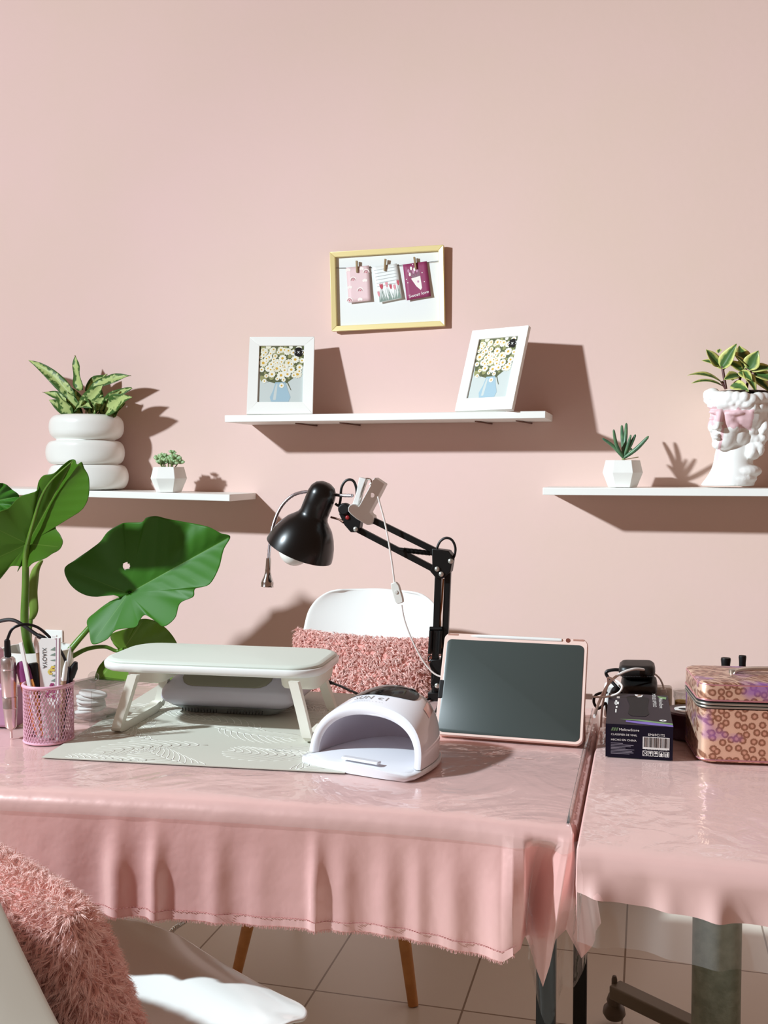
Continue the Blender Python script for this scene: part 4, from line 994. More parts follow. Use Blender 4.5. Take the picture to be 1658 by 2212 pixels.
b = MB(); b.prism([TO - tn * .013 - tu * TW * .46, TO - tn * .013 + tu * TW * .46, ft[1], ft[0]], (0, 0, -.0009)); b.build('stand_base', P('folio_pink', (220, 166, 150)), tb)

# pen cup and what stands in it
CPX = G(106, 1611, VZ); CPX = CPX + V((CPX.x, CPX.y, 0)).normalized() * .0415; CR, CH = .0415, .0985
cup = thing('pen_cup', 'pink wire mesh pen cup full of nail tools', 'pen cup', CPX)
PINKM = P('pink_wire', (232, 182, 200), .35)
b = MB(); NS = 46
for sgn in (-1, 1):
    for k in range(NS):
        a0 = 6.2832 * k / NS; b.tube([V((CPX.x + CR * math.cos(a0 + sgn * 1.02 * t), CPX.y + CR * math.sin(a0 + sgn * 1.02 * t), VZ + .004 + (CH - .006) * t)) for t in (i / 14 for i in range(15))], .00085, 4, cap=False)
b.build('mesh_wall', PINKM, cup, angle=180)
b = MB(); b.tube([V((CPX.x + CR * math.cos(a), CPX.y + CR * math.sin(a), VZ + CH)) for a in (6.2832 * i / 40 for i in range(40))], .0032, 10, closed=True); b.build('rim', PINKM, cup)
b = MB(); b.tube([V((CPX.x + CR * math.cos(a), CPX.y + CR * math.sin(a), VZ + .0024)) for a in (6.2832 * i / 40 for i in range(40))], .0022, 8, closed=True); b.lathe([(0, .0012), (CR, .0012), (CR, .002), (0, .002)], (CPX.x, CPX.y, VZ), n=32); b.build('base', PINKM, cup)
TOOLS = 'nail tools in the pink mesh cup'
def cup_pt(px, py, dy): return onY(px, py, CPX.y + dy)
def in_cup(foot, zf=.004):      # keep a tool's foot inside the cup
    d = V((foot.x - CPX.x, foot.y - CPX.y)); L = d.length; m = CR - .012
    if L > m: d *= m / L
    return V((CPX.x + d.x, CPX.y + d.y, VZ + zf))
# makeup brush, copper handle and purple dome tip
t0, f0 = cup_pt(45, 1428, .004), in_cup(cup_pt(92, 1580, .004))
r_ = thing('makeup_brush', 'makeup brush with purple rounded tip and copper handle in the pink cup', 'brush', f0, 0, TOOLS); ax = (t0 - f0); L = ax.length; ax.normalize()
MB().lathe([(0, 0), (.008, .001), (.011, .01), (.0125, L * .5), (.0125, L - .036)], f0, ax, 20).build('handle', P('copper', (226, 150, 84), .22, metal=.9), r_)
MB().lathe([(.0122, L - .036), (.0122, L - .016), (.010, L - .006), (.006, L - .001), (0, L)], f0, ax, 20).build('bristles', P('purple_bristle', (128, 32, 104), .75, sheen=.4), r_)
def stick(name, label, top, foot, wd, dp, mat, side=None, bev=.0006):
    f = in_cup(foot); r = thing(name, label, 'nail file' if 'file' in name else 'tool', f, 0, TOOLS)
    return r, MB().bar(f, top, wd, dp, side or FRONTN).build('body', mat, r, bevel=bev)
stick('nail_file', 'plain white narrow nail file leaning left in the pink cup', cup_pt(45, 1388, -.02), cup_pt(86, 1560, -.02), .0068, .003, P('file_white', (236, 236, 232), .6))
# black bottle
ft_, tp_ = in_cup(cup_pt(78, 1560, .014)), cup_pt(72, 1432, .016)
r_ = thing('brush_cap', 'short black capped tool standing behind the copper brush', 'tool', ft_, 0, TOOLS); MB().cyl(ft_, tp_, .0085, .0085, 16).build('body', BPLAS, r_, bevel=.001)
# wide floral file
ft_, tp_ = in_cup(cup_pt(108, 1585, -.004)), cup_pt(104, 1379, -.002)
d = (tp_ - ft_).normalized(); sd = V((1, .12, 0)); sd = (sd - d * sd.dot(d)).normalized(); nn = sd.cross(d); nn = nn if nn.y < 0 else -nn
r_ = thing('nail_file', 'wide white floral nail file with black lettering in the pink cup', 'nail file', ft_, 0, TOOLS)
L = (tp_ - ft_).length; hw = .0155
b = MB(); outl = [(-hw * .7, 0), (hw * .7, 0), (hw, L * .3), (hw, L - .004), (hw * .8, L), (-hw * .8, L), (-hw, L - .004), (-hw, L * .3)]
fp = lambda x, y, l=0.: ft_ + sd * x + d * y + nn * l
b.prism([fp(x, y, -.002) for x, y in outl], nn * .004); bod = b.build('body', P('file_white', (236, 236, 232)), r_)
b = MB(); b.m = 0; vs_, fs_ = text_mesh('XIAOYA', .0125)
b.add([fp(-.0065 + v_.y * .9, L - .034 - v_.x * .78, .0025) for v_ in vs_], fs_)
rr = random.Random(8)
for cx, cy, m_ in ((.004, L - .058, 1), (.009, L - .052, 1), (.007, L - .082, 2), (.002, L - .09, 2), (.010, L - .09, 2), (-.002, L - .098, 2), (.011, L - .101, 2)):
    for k in range(6):
        b.m = m_ if k else 3; a = k * 1.05; b.poly([fp(cx + .003 * math.cos(a) * (k > 0) + .0022 * math.cos(q), cy + .003 * math.sin(a) * (k > 0) + .0022 * math.sin(q), .0024 + .00005 * k) for q in (6.2832 * i / 8 for i in range(8))])
for k in range(9):
    b.m = 4; y = L - .02 - .009 * k; b.poly([fp(.006 + rr.uniform(-.003, .003), y, .00235), fp(.0135, y + rr.uniform(.001, .006), .00235), fp(.0135, y - .0012, .00235)])
b.build('print', [P('ink_black', (24, 22, 24), .6), P('ink_yellow', (222, 200, 96), .6), P('ink_plum', (156, 60, 110), .6), P('ink_dark_plum', (110, 40, 70), .6), P('ink_sage', (128, 148, 136))], bod, smooth=False)
r_, bod = stick('nail_file', 'white nail file with purple side stripes on the right of the floral file', cup_pt(126, 1377, -.022), cup_pt(134, 1580, -.022), .0085, .004, P('file_white', (236, 236, 232)))
f_, t_ = in_cup(cup_pt(134, 1580, -.022)), cup_pt(126, 1377, -.022)
b = MB()
for o_ in (-.0028, .0028): b.bar(f_ + V((o_, -.0022, 0)), t_ + V((o_, -.0022, -.001)), .0009, .0003, FRONTN)
b.build('stripes', P('stripe_purple', (150, 100, 140), .6), bod, smooth=False)
stick('nail_file', 'plain white straight nail file behind the wide floral file', cup_pt(117, 1372, .012), cup_pt(120, 1580, .012), .011, .003, P('file_white', (236, 236, 232)))
def pen(label, foot, mid, top, r0, r1, m0, m1, name='nail_brush'):
    f = in_cup(foot); r = thing(name, label, 'brush', f, 0, TOOLS)
    MB().tube([f, f.lerp(mid, .5), mid], [r0 * .8, r0, r0], 12).build('handle', m0, r)
    MB().tube([mid, mid.lerp(top, .6), top], [r1, r1, r1 * .45], 12).build('cap', m1, r)
pen('thin dark blue nail brush with white cap, tallest at the right of the cup', cup_pt(132, 1570, .008), cup_pt(146, 1440, .008), cup_pt(152, 1396, .008), .0052, .003, P('navy_plastic', (24, 26, 52), .35), P('silver_cap', (224, 224, 220), .3, metal=.3))
pen('black flared brush handle leaning right in the cup', cup_pt(122, 1575, .014), cup_pt(152, 1462, .014), cup_pt(164, 1430, .014), .0055, .0072, BPLAS, BPLAS)
pen('white handled brush leaning beside the dark blue brush', cup_pt(130, 1570, -.004), cup_pt(138, 1470, -.004), cup_pt(143, 1428, -.004), .0042, .0042, P('brush_bronze', (170, 140, 110), .4), P('file_white', (236, 236, 232)))
pen('pale pink tipped brush behind the floral file', cup_pt(100, 1570, .02), cup_pt(82, 1410, .02), cup_pt(75, 1375, .02), .0036, .0042, P('brush_bronze', (170, 140, 110)), P('pale_pink', (236, 216, 210), .6))

# nail drill, its holder box and its cables
ndm = thing('drill_machine', 'pink nail drill control box at the left end of the table', 'nail drill', onY(-40, 1592, 1.60), R(4))
p = onY(9, 1500, 1.70)
b = MB(); b.box(V((p.x - .059, 1.655, VZ + .066)), (.118, .11, .128)); b.build('case', P('pink_machine', (224, 176, 196), .35), ndm, bevel=.012, seg=4)
b = MB(); q0 = onY(53, 1560, 1.638); b.box(V((q0.x - .027, 1.620, VZ + .038)), (.054, .036, .074)); b.build('handpiece_holder', P('mauve_plastic', (176, 128, 156), .4), ndm, bevel=.006)
hp = thing('drill_handpiece', 'silver nail drill handpiece standing upright in front of the pink box', 'nail drill', G(25, 1594, VZ))
b0, b1 = G(25, 1594, VZ + .001), onY(17, 1418, 1.548); b0 = b0
ax = b1 - b0; L = ax.length; ax.normalize()
MB().lathe([(0, 0), (.0022, .0), (.0022, .014), (.004, .014), (.004, .017)], b0, ax, 14).build('bit', P('pale_pink', (236, 216, 210)), hp)
MB().lathe([(0, .0165), (.0065, .0165), (.0095, .020), (.0110, .04), (.0118, .052), (.0128, .053), (.0128, .055), (.0122, .056), (.0130, .072), (.0130, .0725), (.0122, .0735), (.0130, .0745), (.0133, .12), (.0126, .1205), (.0133, .1222), (.0126, .1228), (.0130, L - .012), (.0120, L - .004), (.009, L - .001), (0, L)], b0, ax, 32).build('body', P('satin_silver', (214, 204, 202), .25, metal=.85), hp)
MB().lathe([(.0050, L - .001), (.0060, L + .002), (.0056, L + .012), (.0050, L + .028), (.003, L + .030), (0, L + .031)], b0, ax, 14).build('strain_relief', BPLAS, hp)
e0 = b0 + ax * (L + .028)
MB().tube(catmull([e0, onY(24, 1362, 1.55), onY(38, 1352, 1.555), onY(60, 1349, 1.565), onY(86, 1358, 1.58), onY(115, 1385, 1.60), onY(135, 1413, 1.625), onY(143, 1440, 1.635), onY(140, 1500, 1.65), G(135, 1556, VZ + .003)], 6), .0026, 8).build('cord', BPLAS, hp)
dcb = thing('drill_cable', 'black cable arching from the left edge down behind the floral file', 'cable', G(-60, 1540, VZ))
MB().tube(catmull([G(-110, 1560, VZ + .004), onY(-70, 1400, 1.60), onY(-20, 1352, 1.60), onY(8, 1340, 1.60), onY(30, 1340, 1.60), onY(52, 1352, 1.60), onY(72, 1366, 1.60), onY(84, 1374, 1.60)], 6), .0034, 8).build('cord', BPLAS, dcb)
MB().tube(catmull([onY(82, 1373, 1.60), onY(98, 1382, 1.60), onY(108, 1400, 1.602), onY(112, 1470, 1.605), G(112, 1575, VZ + .006)], 4), .0046, 10).build('plug', BPLAS, dcb)

# acrylic box of cotton pads
ACR = clear_mat('clear_acrylic', (.93, .93, .925), 1.6, .04)
ac0 = G(194, 1573, VZ)
ab = thing('acrylic_box', 'clear acrylic box with ball knob lid holding white cotton pads', 'box', (ac0.x - .028, ac0.y + .062, VZ), R(-14))
Wm = WM[ab]; hx_, hy_, hz_ = .040, .046, .066
b = MB()
for c, s_ in (((-hx_, 0, .038), (.0026, 2 * hy_, .056)), ((hx_, 0, .038), (.0026, 2 * hy_, .056)), ((0, -hy_, .038), (2 * hx_, .0026, .056)), ((0, hy_, .038), (2 * hx_, .0026, .056)), ((0, 0, .011), (2 * hx_, 2 * hy_, .0026))): b.box(Wm @ V(c), s_, Wm.to_3x3())
b.build('box_walls', ACR, ab, smooth=False)
b = MB(); b.box(Wm @ V((0, 0, .068)), (2 * hx_ + .004, 2 * hy_ + .004, .0035), Wm.to_3x3()); b.ell(Wm @ V((0, 0, .080)), .0105, None, 20, 12); b.cyl(Wm @ V((0, 0, .0695)), Wm @ V((0, 0, .074)), .004); b.build('lid', ACR, ab, angle=30)
b = MB()
for x, y in ((-.036, -.042), (.036, -.042), (-.036, .042), (.036, .042)): MB().box(Wm @ V((x, y, .005)), (.007, .007, .0098), Wm.to_3x3()).build('foot', ACR, ab, smooth=False)
b.box(Wm @ V((hx_ + .006, .0, .0125)), (.014, .07, .003), Wm.to_3x3()); b.tube([Wm @ V((hx_ + .012, y, .016 + .004 * math.sin((y + .035) * 45))) for y in (-.035, -.02, 0, .02, .035)], .0016, 8)
b.build('scoop_tray', ACR, ab, smooth=False)
COT = P('cotton', (242, 240, 236), .9, sheen=.4, bump=(160, .4, .002))
for k in range(6):
    cp = thing('cotton_pad', 'white round cotton pad inside the clear acrylic box', 'cotton pad', Wm @ V((-.012 + .004 * (k % 2), -.004, .0135 + .0062 * k)), 0, 'cotton pads in the acrylic box')
    o_ = MB().lathe([(0, 0), (.022, .0), (.026, .0012), (.0265, .003), (.026, .005), (.022, .006), (0, .006)], Wm @ V((-.008 + .004 * (k % 2), -.004 + .003 * (k % 3), .0135 + .0062 * k)), (.06 * (k - 2), .05, 1), 28).build('pad', COT, cp, angle=180)

# ------------------------------------------------------------------ black swing-arm lamp
LY = 2.03
L_ = lambda px, py, dy=0.: onY(px, py, LY + dy)
lamp = thing('desk_lamp', 'black swing arm desk lamp clamped to the back edge of the long table', 'lamp', (L_(938, 1500).x, LY, TZ))
SCR = P('screw_steel', (196, 198, 190), .3, metal=.8)
def screw(px, py, dy=-.016, r=.0052, par=None):
    c = L_(px, py, dy); MB().lathe([(0, 0), (r, 0), (r, .003), (r * .6, .0048), (0, .005)], c, (0, -1, 0), 10).build('screw', SCR, par or lamp)
ax = (L_(645, 1192, .004) - L_(697, 1062, -.008)); L = ax.length; ax.normalize(); sc0 = L_(698, 1060, -.008)
prof = [(0, -.0185), (.012, -.017), (.021, -.012), (.0275, -.003), (.030, .008), (.0305, .03), (.0305, .052), (.033, .060), (.040, .068), (.050, .078), (.060, .094), (.067, .110), (.0715, .126), (.0735, L - .002)]
inner = [(r - .0015 if r > .002 else 0, h + .001) for r, h in prof[::-1]]
MB().lathe(prof + inner, sc0, ax, 48).build('lamp_shade', P('shade_black', (8, 9, 9), .30, spec=.4, coat=.2), lamp, angle=60)
MB().ell(L_(637, 1187, .004), .0345, None, 28, 18).build('bulb', P('bulb_opal', (244, 244, 236), .2), lamp)
MB().cyl(sc0 + ax * .03, sc0 + ax * .075, .014, n=16).build('bulb_socket', BPLAS, lamp)
# bars
def bar(p, q, wd=.0125, dp=.0115, dy=0.): MB().bar(L_(*p, dy), L_(*q, dy), wd, dp).build('arm_bar', BLACK, lamp, bevel=.001, seg=2)
bar((758, 1100), (952, 1196), .0125, .011, .002); bar((766, 1140), (944, 1233), .0125, .011, .002)
bar((947, 1236), (938, 1485), .0135, .012, .0); bar((968, 1215), (957, 1480), .0125, .012, .006)
b = MB(); b.tube([L_(862, 1187), L_(905, 1192), L_(938, 1196)], [.0045, .0050, .0045], 10)
for k in range(20): b.lathe([(.0052, 0), (.0062, .0007), (.0052, .0014)], L_(872, 1188.5) + (L_(930, 1195) - L_(872, 1188.5)) * k / 20, L_(938, 1196) - L_(862, 1187), 10)
b.build('upper_spring', BLACK, lamp)
MB().prism([L_(x, y, -.013) for x, y in ((932, 1185), (968, 1190), (975, 1200), (976, 1212), (972, 1236), (956, 1250), (942, 1250), (928, 1234), (933, 1222))], (0, .030, 0)).build('elbow_bracket', BLACK, lamp, bevel=.0015, seg=2)
MB().prism([L_(x, y, -.012) for x, y in ((731, 1109), (744, 1105), (763, 1112), (778, 1126), (774, 1150), (757, 1150), (743, 1134))], (0, .026, 0)).build('head_bracket', BLACK, lamp, bevel=.0015, seg=2)
MB().lathe([(0, 0), (.0125, 0), (.0125, .016), (.010, .019), (0, .019)], L_(747, 1099, .0), (0, -1, 0), 20).build('tilt_knob', BPLAS, lamp, bevel=.001)
MB().tube([L_(714, 1117, -.004), L_(732, 1122, -.006), L_(742, 1128, -.010)], [.0022, .0022, .0035], 8).build('shade_pin', P('rusty_steel', (110, 78, 66)), lamp)
MB().ell(L_(750, 1118, -.0135), (.0045, .003, .0045)).build('red_button', P('red_knob', (150, 28, 30), .4), lamp)
for x, y in ((768, 1143), (944, 1229), (953, 1240), (973, 1212)): screw(x, y, -.013)
MB().tube(catmull([L_(724, 1088), L_(731, 1092), L_(735, 1080), L_(737, 1055), L_(745, 1040), L_(756, 1036), L_(765, 1042), L_(770, 1060), L_(770, 1085), L_(772, 1105)], 6), .0028, 8).build('cord', BPLAS, lamp)
MB().tube(catmull([L_(942, 1188), L_(950, 1170), L_(963, 1162), L_(976, 1167), L_(983, 1183), L_(981, 1200), L_(974, 1214), L_(968, 1235)], 6), .0026, 8).build('cord', BPLAS, lamp)
MB().tube(catmull([L_(957, 1250), L_(954, 1300), L_(950, 1340), L_(953, 1400)], 4), .002, 6).build('inner_wire', P('wire_brown', (150, 104, 60), .5), lamp)
b = MB(); b.tube([L_(928, 1358, -.004), L_(955, 1358, -.004)], .0044, 10)
for x in (931, 951): b.tube([L_(x, 1362, -.008), L_(x - 3, 1412, -.008)], .0042, 10)
b.build('lower_spring', BLACK, lamp)
MB().tube(catmull([L_(931, 1415, -.006), L_(925, 1420, -.006), L_(926, 1428, -.006), L_(932, 1424, -.006)], 4), .0016, 6).build('spring_hook', BLACK, lamp)
MB().prism([L_(x, y, -.014) for x, y in ((926, 1436), (931, 1425), (952, 1425), (955, 1470), (950, 1488), (938, 1487), (929, 1476), (936, 1462))], (0, .028, 0)).build('base_bracket', BLACK, lamp, bevel=.0015, seg=2)
screw(944, 1481, -.0145)
cl = L_(940, 1500)
b = MB(); b.box(V((cl.x, LY, TZ + .010)), (.026, .030, .016)); b.box(V((cl.x, LY + .019, TZ - .030)), (.024, .008, .085)); b.box(V((cl.x, LY + .0, TZ - .062)), (.024, .044, .008)); b.cyl(V((cl.x, LY - .012, TZ - .10)), V((cl.x, LY - .012, TZ - .04)), .004); b.cyl(V((cl.x, LY, TZ + .012)), V((cl.x, LY, TZ + .030)), .008)
b.build('clamp', BLACK, lamp, bevel=.0015, seg=2)

# ------------------------------------------------------------------ white clip-on reading lamp
CY = LY - .026
K_ = lambda px, py, dy=0.: onY(px, py, CY + dy)
z7 = lambda X, Y, dy=0.: K_(700 + X * .18094, 1000 + Y * .18089, dy)
clip = thing('clip_lamp', 'white clip-on gooseneck lamp gripping the arm of the black lamp', 'lamp', z7(440, 640))
LG = P('clip_white', (226, 226, 222), .4)
plate = [(598, 172), (718, 252), (650, 385), (538, 590), (550, 612), (578, 630), (588, 668), (575, 712), (545, 742), (510, 742), (470, 722), (380, 668), (312, 612), (282, 575), (282, 535), (300, 505), (335, 490), (375, 502), (405, 520), (425, 490), (520, 320)]
b = MB(); b.prism([z7(x, y, -.002 + (x - 440) * .00012) for x, y in plate], (0, .030, 0)); b.build('front_jaw', LG, clip, bevel=.002, seg=3)
pl2 = [(415, 172), (500, 190), (480, 240), (440, 350), (400, 520), (330, 500), (380, 360), (400, 250)]
b = MB(); b.prism([z7(x, y, .004) for x, y in pl2], (0, .022, 0)); b.build('rear_jaw', LG, clip, bevel=.0015)
MB().cyl(z7(572, 385, .0125), z7(572, 385, .0155), .0048, n=18).build('hole_plug', P('hole_pink', (226, 200, 192), .6), clip)
b = MB(); b.tube(catmull([z7(470, 205, .012), z7(500, 190, .012), z7(545, 195, .012), z7(565, 225, .012), z7(545, 260, .012)], 5), .0022, 8)
for dd in (0, .006): b.tube([z7(490, 250, .008 + dd), z7(450, 380, .008 + dd), z7(400, 480, .008 + dd)], .0016, 6)
b.build('spring', CHROME, clip)
gn_ = catmull([z7(340, 390, .012), K_(735, 1070, .02), K_(715, 1067, .045), K_(690, 1062, .06), K_(655, 1063, .06), K_(628, 1073, .055), K_(605, 1098, .05), K_(590, 1135, .042), K_(583, 1175, .035), K_(580, 1208, .03)], 8)
b = MB(); b.tube(gn_, [.0034 + .0005 * (i % 2) for i in range(len(gn_))], 10); b.build('gooseneck', P('gooseneck_chrome', (204, 200, 206), .28, metal=1), clip, angle=180)
h0, h1 = K_(580, 1206, .03), K_(577, 1268, .024); ax = h1 - h0; L = ax.length; ax.normalize()
MB().lathe([(0, 0), (.0052, 0), (.0058, L * .38), (.0062, L * .42), (.0058, L * .46), (.0080, L * .62), (.0125, L * .80), (.0135, L * .86), (.0132, L * .97), (.0142, L), (.011, L + .0005), (0, L * .97)], h0, ax, 24).build('lamp_head', CHROME, clip)
MB().tube(catmull([z7(640, 400, .0), K_(822, 1095), K_(830, 1125), K_(838, 1165), K_(846, 1215), K_(852, 1262)], 6), [.0019] * 31, 8).build('cord', P('cord_white', (232, 226, 220), .45), clip)
s0, s1 = K_(851, 1258), K_(866, 1307); d = (s1 - s0).normalized(); sd = d.cross(V((0, 1, 0))).normalized()
sw = MB(); sw.prism([s0 + sd * a * .0085 + d * q + V((0, -.006, 0)) for a, q in ((-.75, 0), (.55, 0), (1, .008), (1, .035), (.8, .044), (-.6, .044), (-1, .038), (-1, .010))], (0, .012, 0))
swo = sw.build('switch', P('switch_white', (222, 220, 212), .45), clip, bevel=.0015)
MB().lathe([(0, 0), (.0040, 0), (.0034, .0016), (0, .0018)], s0 + d * .020 + V((0, -.0062, 0)), (0, -1, 0), 16).build('switch_button', P('switch_button', (206, 204, 196), .5), swo)
MB().tube(catmull([K_(867, 1307), K_(872, 1335), K_(882, 1365), K_(898, 1400), K_(915, 1430), K_(935, 1453), K_(952, 1462), K_(975, 1470), K_(985, 1500), G(990, 1520, VZ + .003)], 6), .0018, 8).build('cord', P('cord_white', (232, 226, 220)), clip)

# ------------------------------------------------------------------ chairs
def shell_pt(u, v, sc=1.):
    prof = [(0, .235, .425), (.05, .205, .436), (.14, .16, .446), (.28, .08, .438), (.42, -.03, .428), (.52, -.11, .430), (.60, -.17, .452), (.67, -.205, .50), (.75, -.228, .585), (.85, -.250, .69), (.93, -.266, .77), (1, -.278, .835)]
    f = interp(u, [(a, b_) for a, b_, c_ in prof]); z = interp(u, [(a, c_) for a, b_, c_ in prof])
    W_ = interp(u, [(0, .205), (.12, .215), (.3, .228), (.5, .235), (.65, .228), (.75, .213), (.85, .190), (1, .172)])
    k_ = 1.
    if u < .12: k_ = .52 + .48 * max(0, 1 - (1 - u / .12) ** 2) ** .5
    if u > .92: t = (u - .92) / .08; k_ = .55 + .45 * max(0, 1 - t ** 2) ** .5
    W_ *= k_
    seat = 1 - min(1, max(0, (u - .5) / .25)); av = abs(v)
    rise = (.016 + .05 * min(1, max(0, (u - .1) / .4))) * seat * av ** 3.2 * max(0, (k_ - .52) / .48)
    fw = (.075 * min(1, max(0, (u - .52) / .2)) * (1 - .62 * max(0, (u - .7) / .3))) * av ** 2.4
    dip = -.012 * math.exp(-((u - .25) / .15) ** 2) * (1 - v * v)
    if u < .12: dip -= .0
    return V((v * W_ * sc, (f + fw) * sc, (z + rise + dip) * sc))
def chair(label, loc, rz, sc=1.):
    root = thing('shell_chair', label, 'chair', loc, rz, 'white moulded shell chairs'); Wm = WM[root]
    us = [0, .008, .02, .04, .07, .10, .12] + [.12 + .74 * i / 26 for i in range(1, 27)] + [.88, .9, .92, .935, .95, .965, .975, .985, .992, .997, 1]
    vs_ = [-1 + 2 * i / 28 for i in range(29)]
    b = MB(); b.grid([[Wm @ shell_pt(u, v, sc) for v in vs_] for u in us])
    o = b.build('shell', P('chair_white', (236, 238, 234), .22, coat=.2), root, angle=180)
    md = o.modifiers.new('solid', 'SOLIDIFY'); md.thickness = .006; md.offset = -1
    o.modifiers.new('bev', 'SUBSURF').render_levels = 1
    for sx in (-1, 1):
        for sy in (-1, 1):
            a, c_ = V((sx * .125, sy * .13 + .0, .415)) * sc, V((sx * .205, sy * .205, .0)) * sc
            MB().tube([Wm @ a, Wm @ a.lerp(c_, .5), Wm @ c_], [.0155, .0155, .0115], 16).build('leg', WOOD, root)
    b = MB()
    for p_, q_ in (((-.14, -.15, .33), (.14, .15, .40)), ((.14, -.15, .33), (-.14, .15, .40)), ((-.15, .145, .34), (.15, .145, .34)), ((-.15, -.145, .34), (.15, -.145, .34))): b.tube([Wm @ (V(p_) * sc), Wm @ (V(q_) * sc)], .004, 8)
    b.box(Wm @ V((0, 0, .410 * sc)), (.16, .16, .012), Wm.to_3x3()); b.build('strut_frame', BLACK, root)
    return root, Wm
def fluffy_cushion(label, Mx, hx, hy, th, n, flen, fwid, sag, cols, clump, jit=.5, comb=None, face=None):
    base = Mx @ V((0, -hy, 0))
    root = thing('fluffy_cushion', label, 'cushion', base, 0, 'pink fluffy cushions')
    def pt(a, c_, side):     # a, c in -1..1 ; pillow
        q = max(0, (1 - abs(a) ** 3.0)) ** .5 * max(0, (1 - abs(c_) ** 3.0)) ** .5
        k = 1 - .07 * (1 - abs(c_) ** 2) * abs(a) ** 4 * 0 ; pinch = 1 - .06 * (1 - a * a) ; pinch2 = 1 - .06 * (1 - c_ * c_)
        return V((a * hx * pinch2, c_ * hy * pinch, side * th * q))
    N = 24; b = MB()
    for side in (-1, 1):
        rows = [[Mx @ pt(-1 + 2 * i / N, -1 + 2 * j / N, side) for i in range(N + 1)] for j in range(N + 1)]
        b.grid(rows)
    b.build('cover', P(cols[0], cols[1], .9, sheen=.5), root, angle=180)
    R3 = Mx.to_3x3()
    def surf():
        while True:
            a, c_ = math.sin(random.uniform(-1.571, 1.571)) if random.random() < .5 else random.uniform(-1, 1), math.sin(random.uniform(-1.571, 1.571)) if random.random() < .5 else random.uniform(-1, 1); side = random.choice((-1, 1)) if face is None else (face if random.random() < .82 else -face)
            p = pt(a, c_, side); e = .02
            n_ = (pt(min(1, a + e), c_, side) - pt(max(-1, a - e), c_, side)).cross(pt(a, min(1, c_ + e), side) - pt(a, max(-1, c_ - e), side)) * side
            if n_.length > 1e-12:
                n_.normalize()
                if abs(a) > .93: n_ = (n_ + V((math.copysign(1, a), 0, 0))).normalized()
                if abs(c_) > .93: n_ = (n_ + V((0, math.copysign(1, c_), 0))).normalized()
                return Mx @ p, R3 @ n_
    f = fur(surf, n, flen, fwid, sag, clump, jit, comb)
    f.build('fur', P(cols[2], cols[3], .75, sheen=.6, noise=(14, cols[4], .35, .7)), root, smooth=False)
    return root
def frame_mat(o, x, y, z):
    m = Matrix((x, y, z)).transposed().to_4x4(); m.translation = o; return m
# the chair behind the table
RCx, RCy = -.693, 2.335
chair('white shell chair behind the long table, its back against the pink wall', V((RCx, RCy, 0)), R(180), 1.022)
px_ = V((1, .03, -.03)).normalized(); up_ = V((-.02, .34, .94)).normalized(); nz_ = px_.cross(up_).normalized(); up_ = nz_.cross(px_)
fluffy_cushion('rose pink curly fluffy cushion on the chair behind the table', frame_mat(V((-.668, 2.375, .642)), px_, up_, nz_), .182, .125, .055, 5200, .016, .0007, .5, ('cushion_rose', (226, 160, 150), 'fur_rose', (248, 198, 188), (252, 214, 205)), 7, .9, face=1)
# the chair in front
FCx, FCy, FA = -.695, 1.172, 30
_, FW = chair('white shell chair in front of the table at the bottom left', V((FCx, FCy, 0)), R(-FA), 1.0)
fd = V((math.sin(R(FA)), math.cos(R(FA)), 0)); rt_ = V((math.cos(R(FA)), -math.sin(R(FA)), 0))
up_ = (V((0, 0, 1)) - fd * .36).normalized(); nz_ = rt_.cross(up_).normalized()
fluffy_cushion('pale pink long haired fluffy cushion on the front chair at the bottom left', frame_mat(V((FCx, FCy, .562)) - fd * .085 + rt_ * .0, rt_, up_, nz_), .195, .140, .050, 11000, .019, .0005, .45, ('cushion_blush', (226, 160, 150), 'fur_blush', (249, 202, 192), (252, 218, 210)), 6, .6, comb=None)

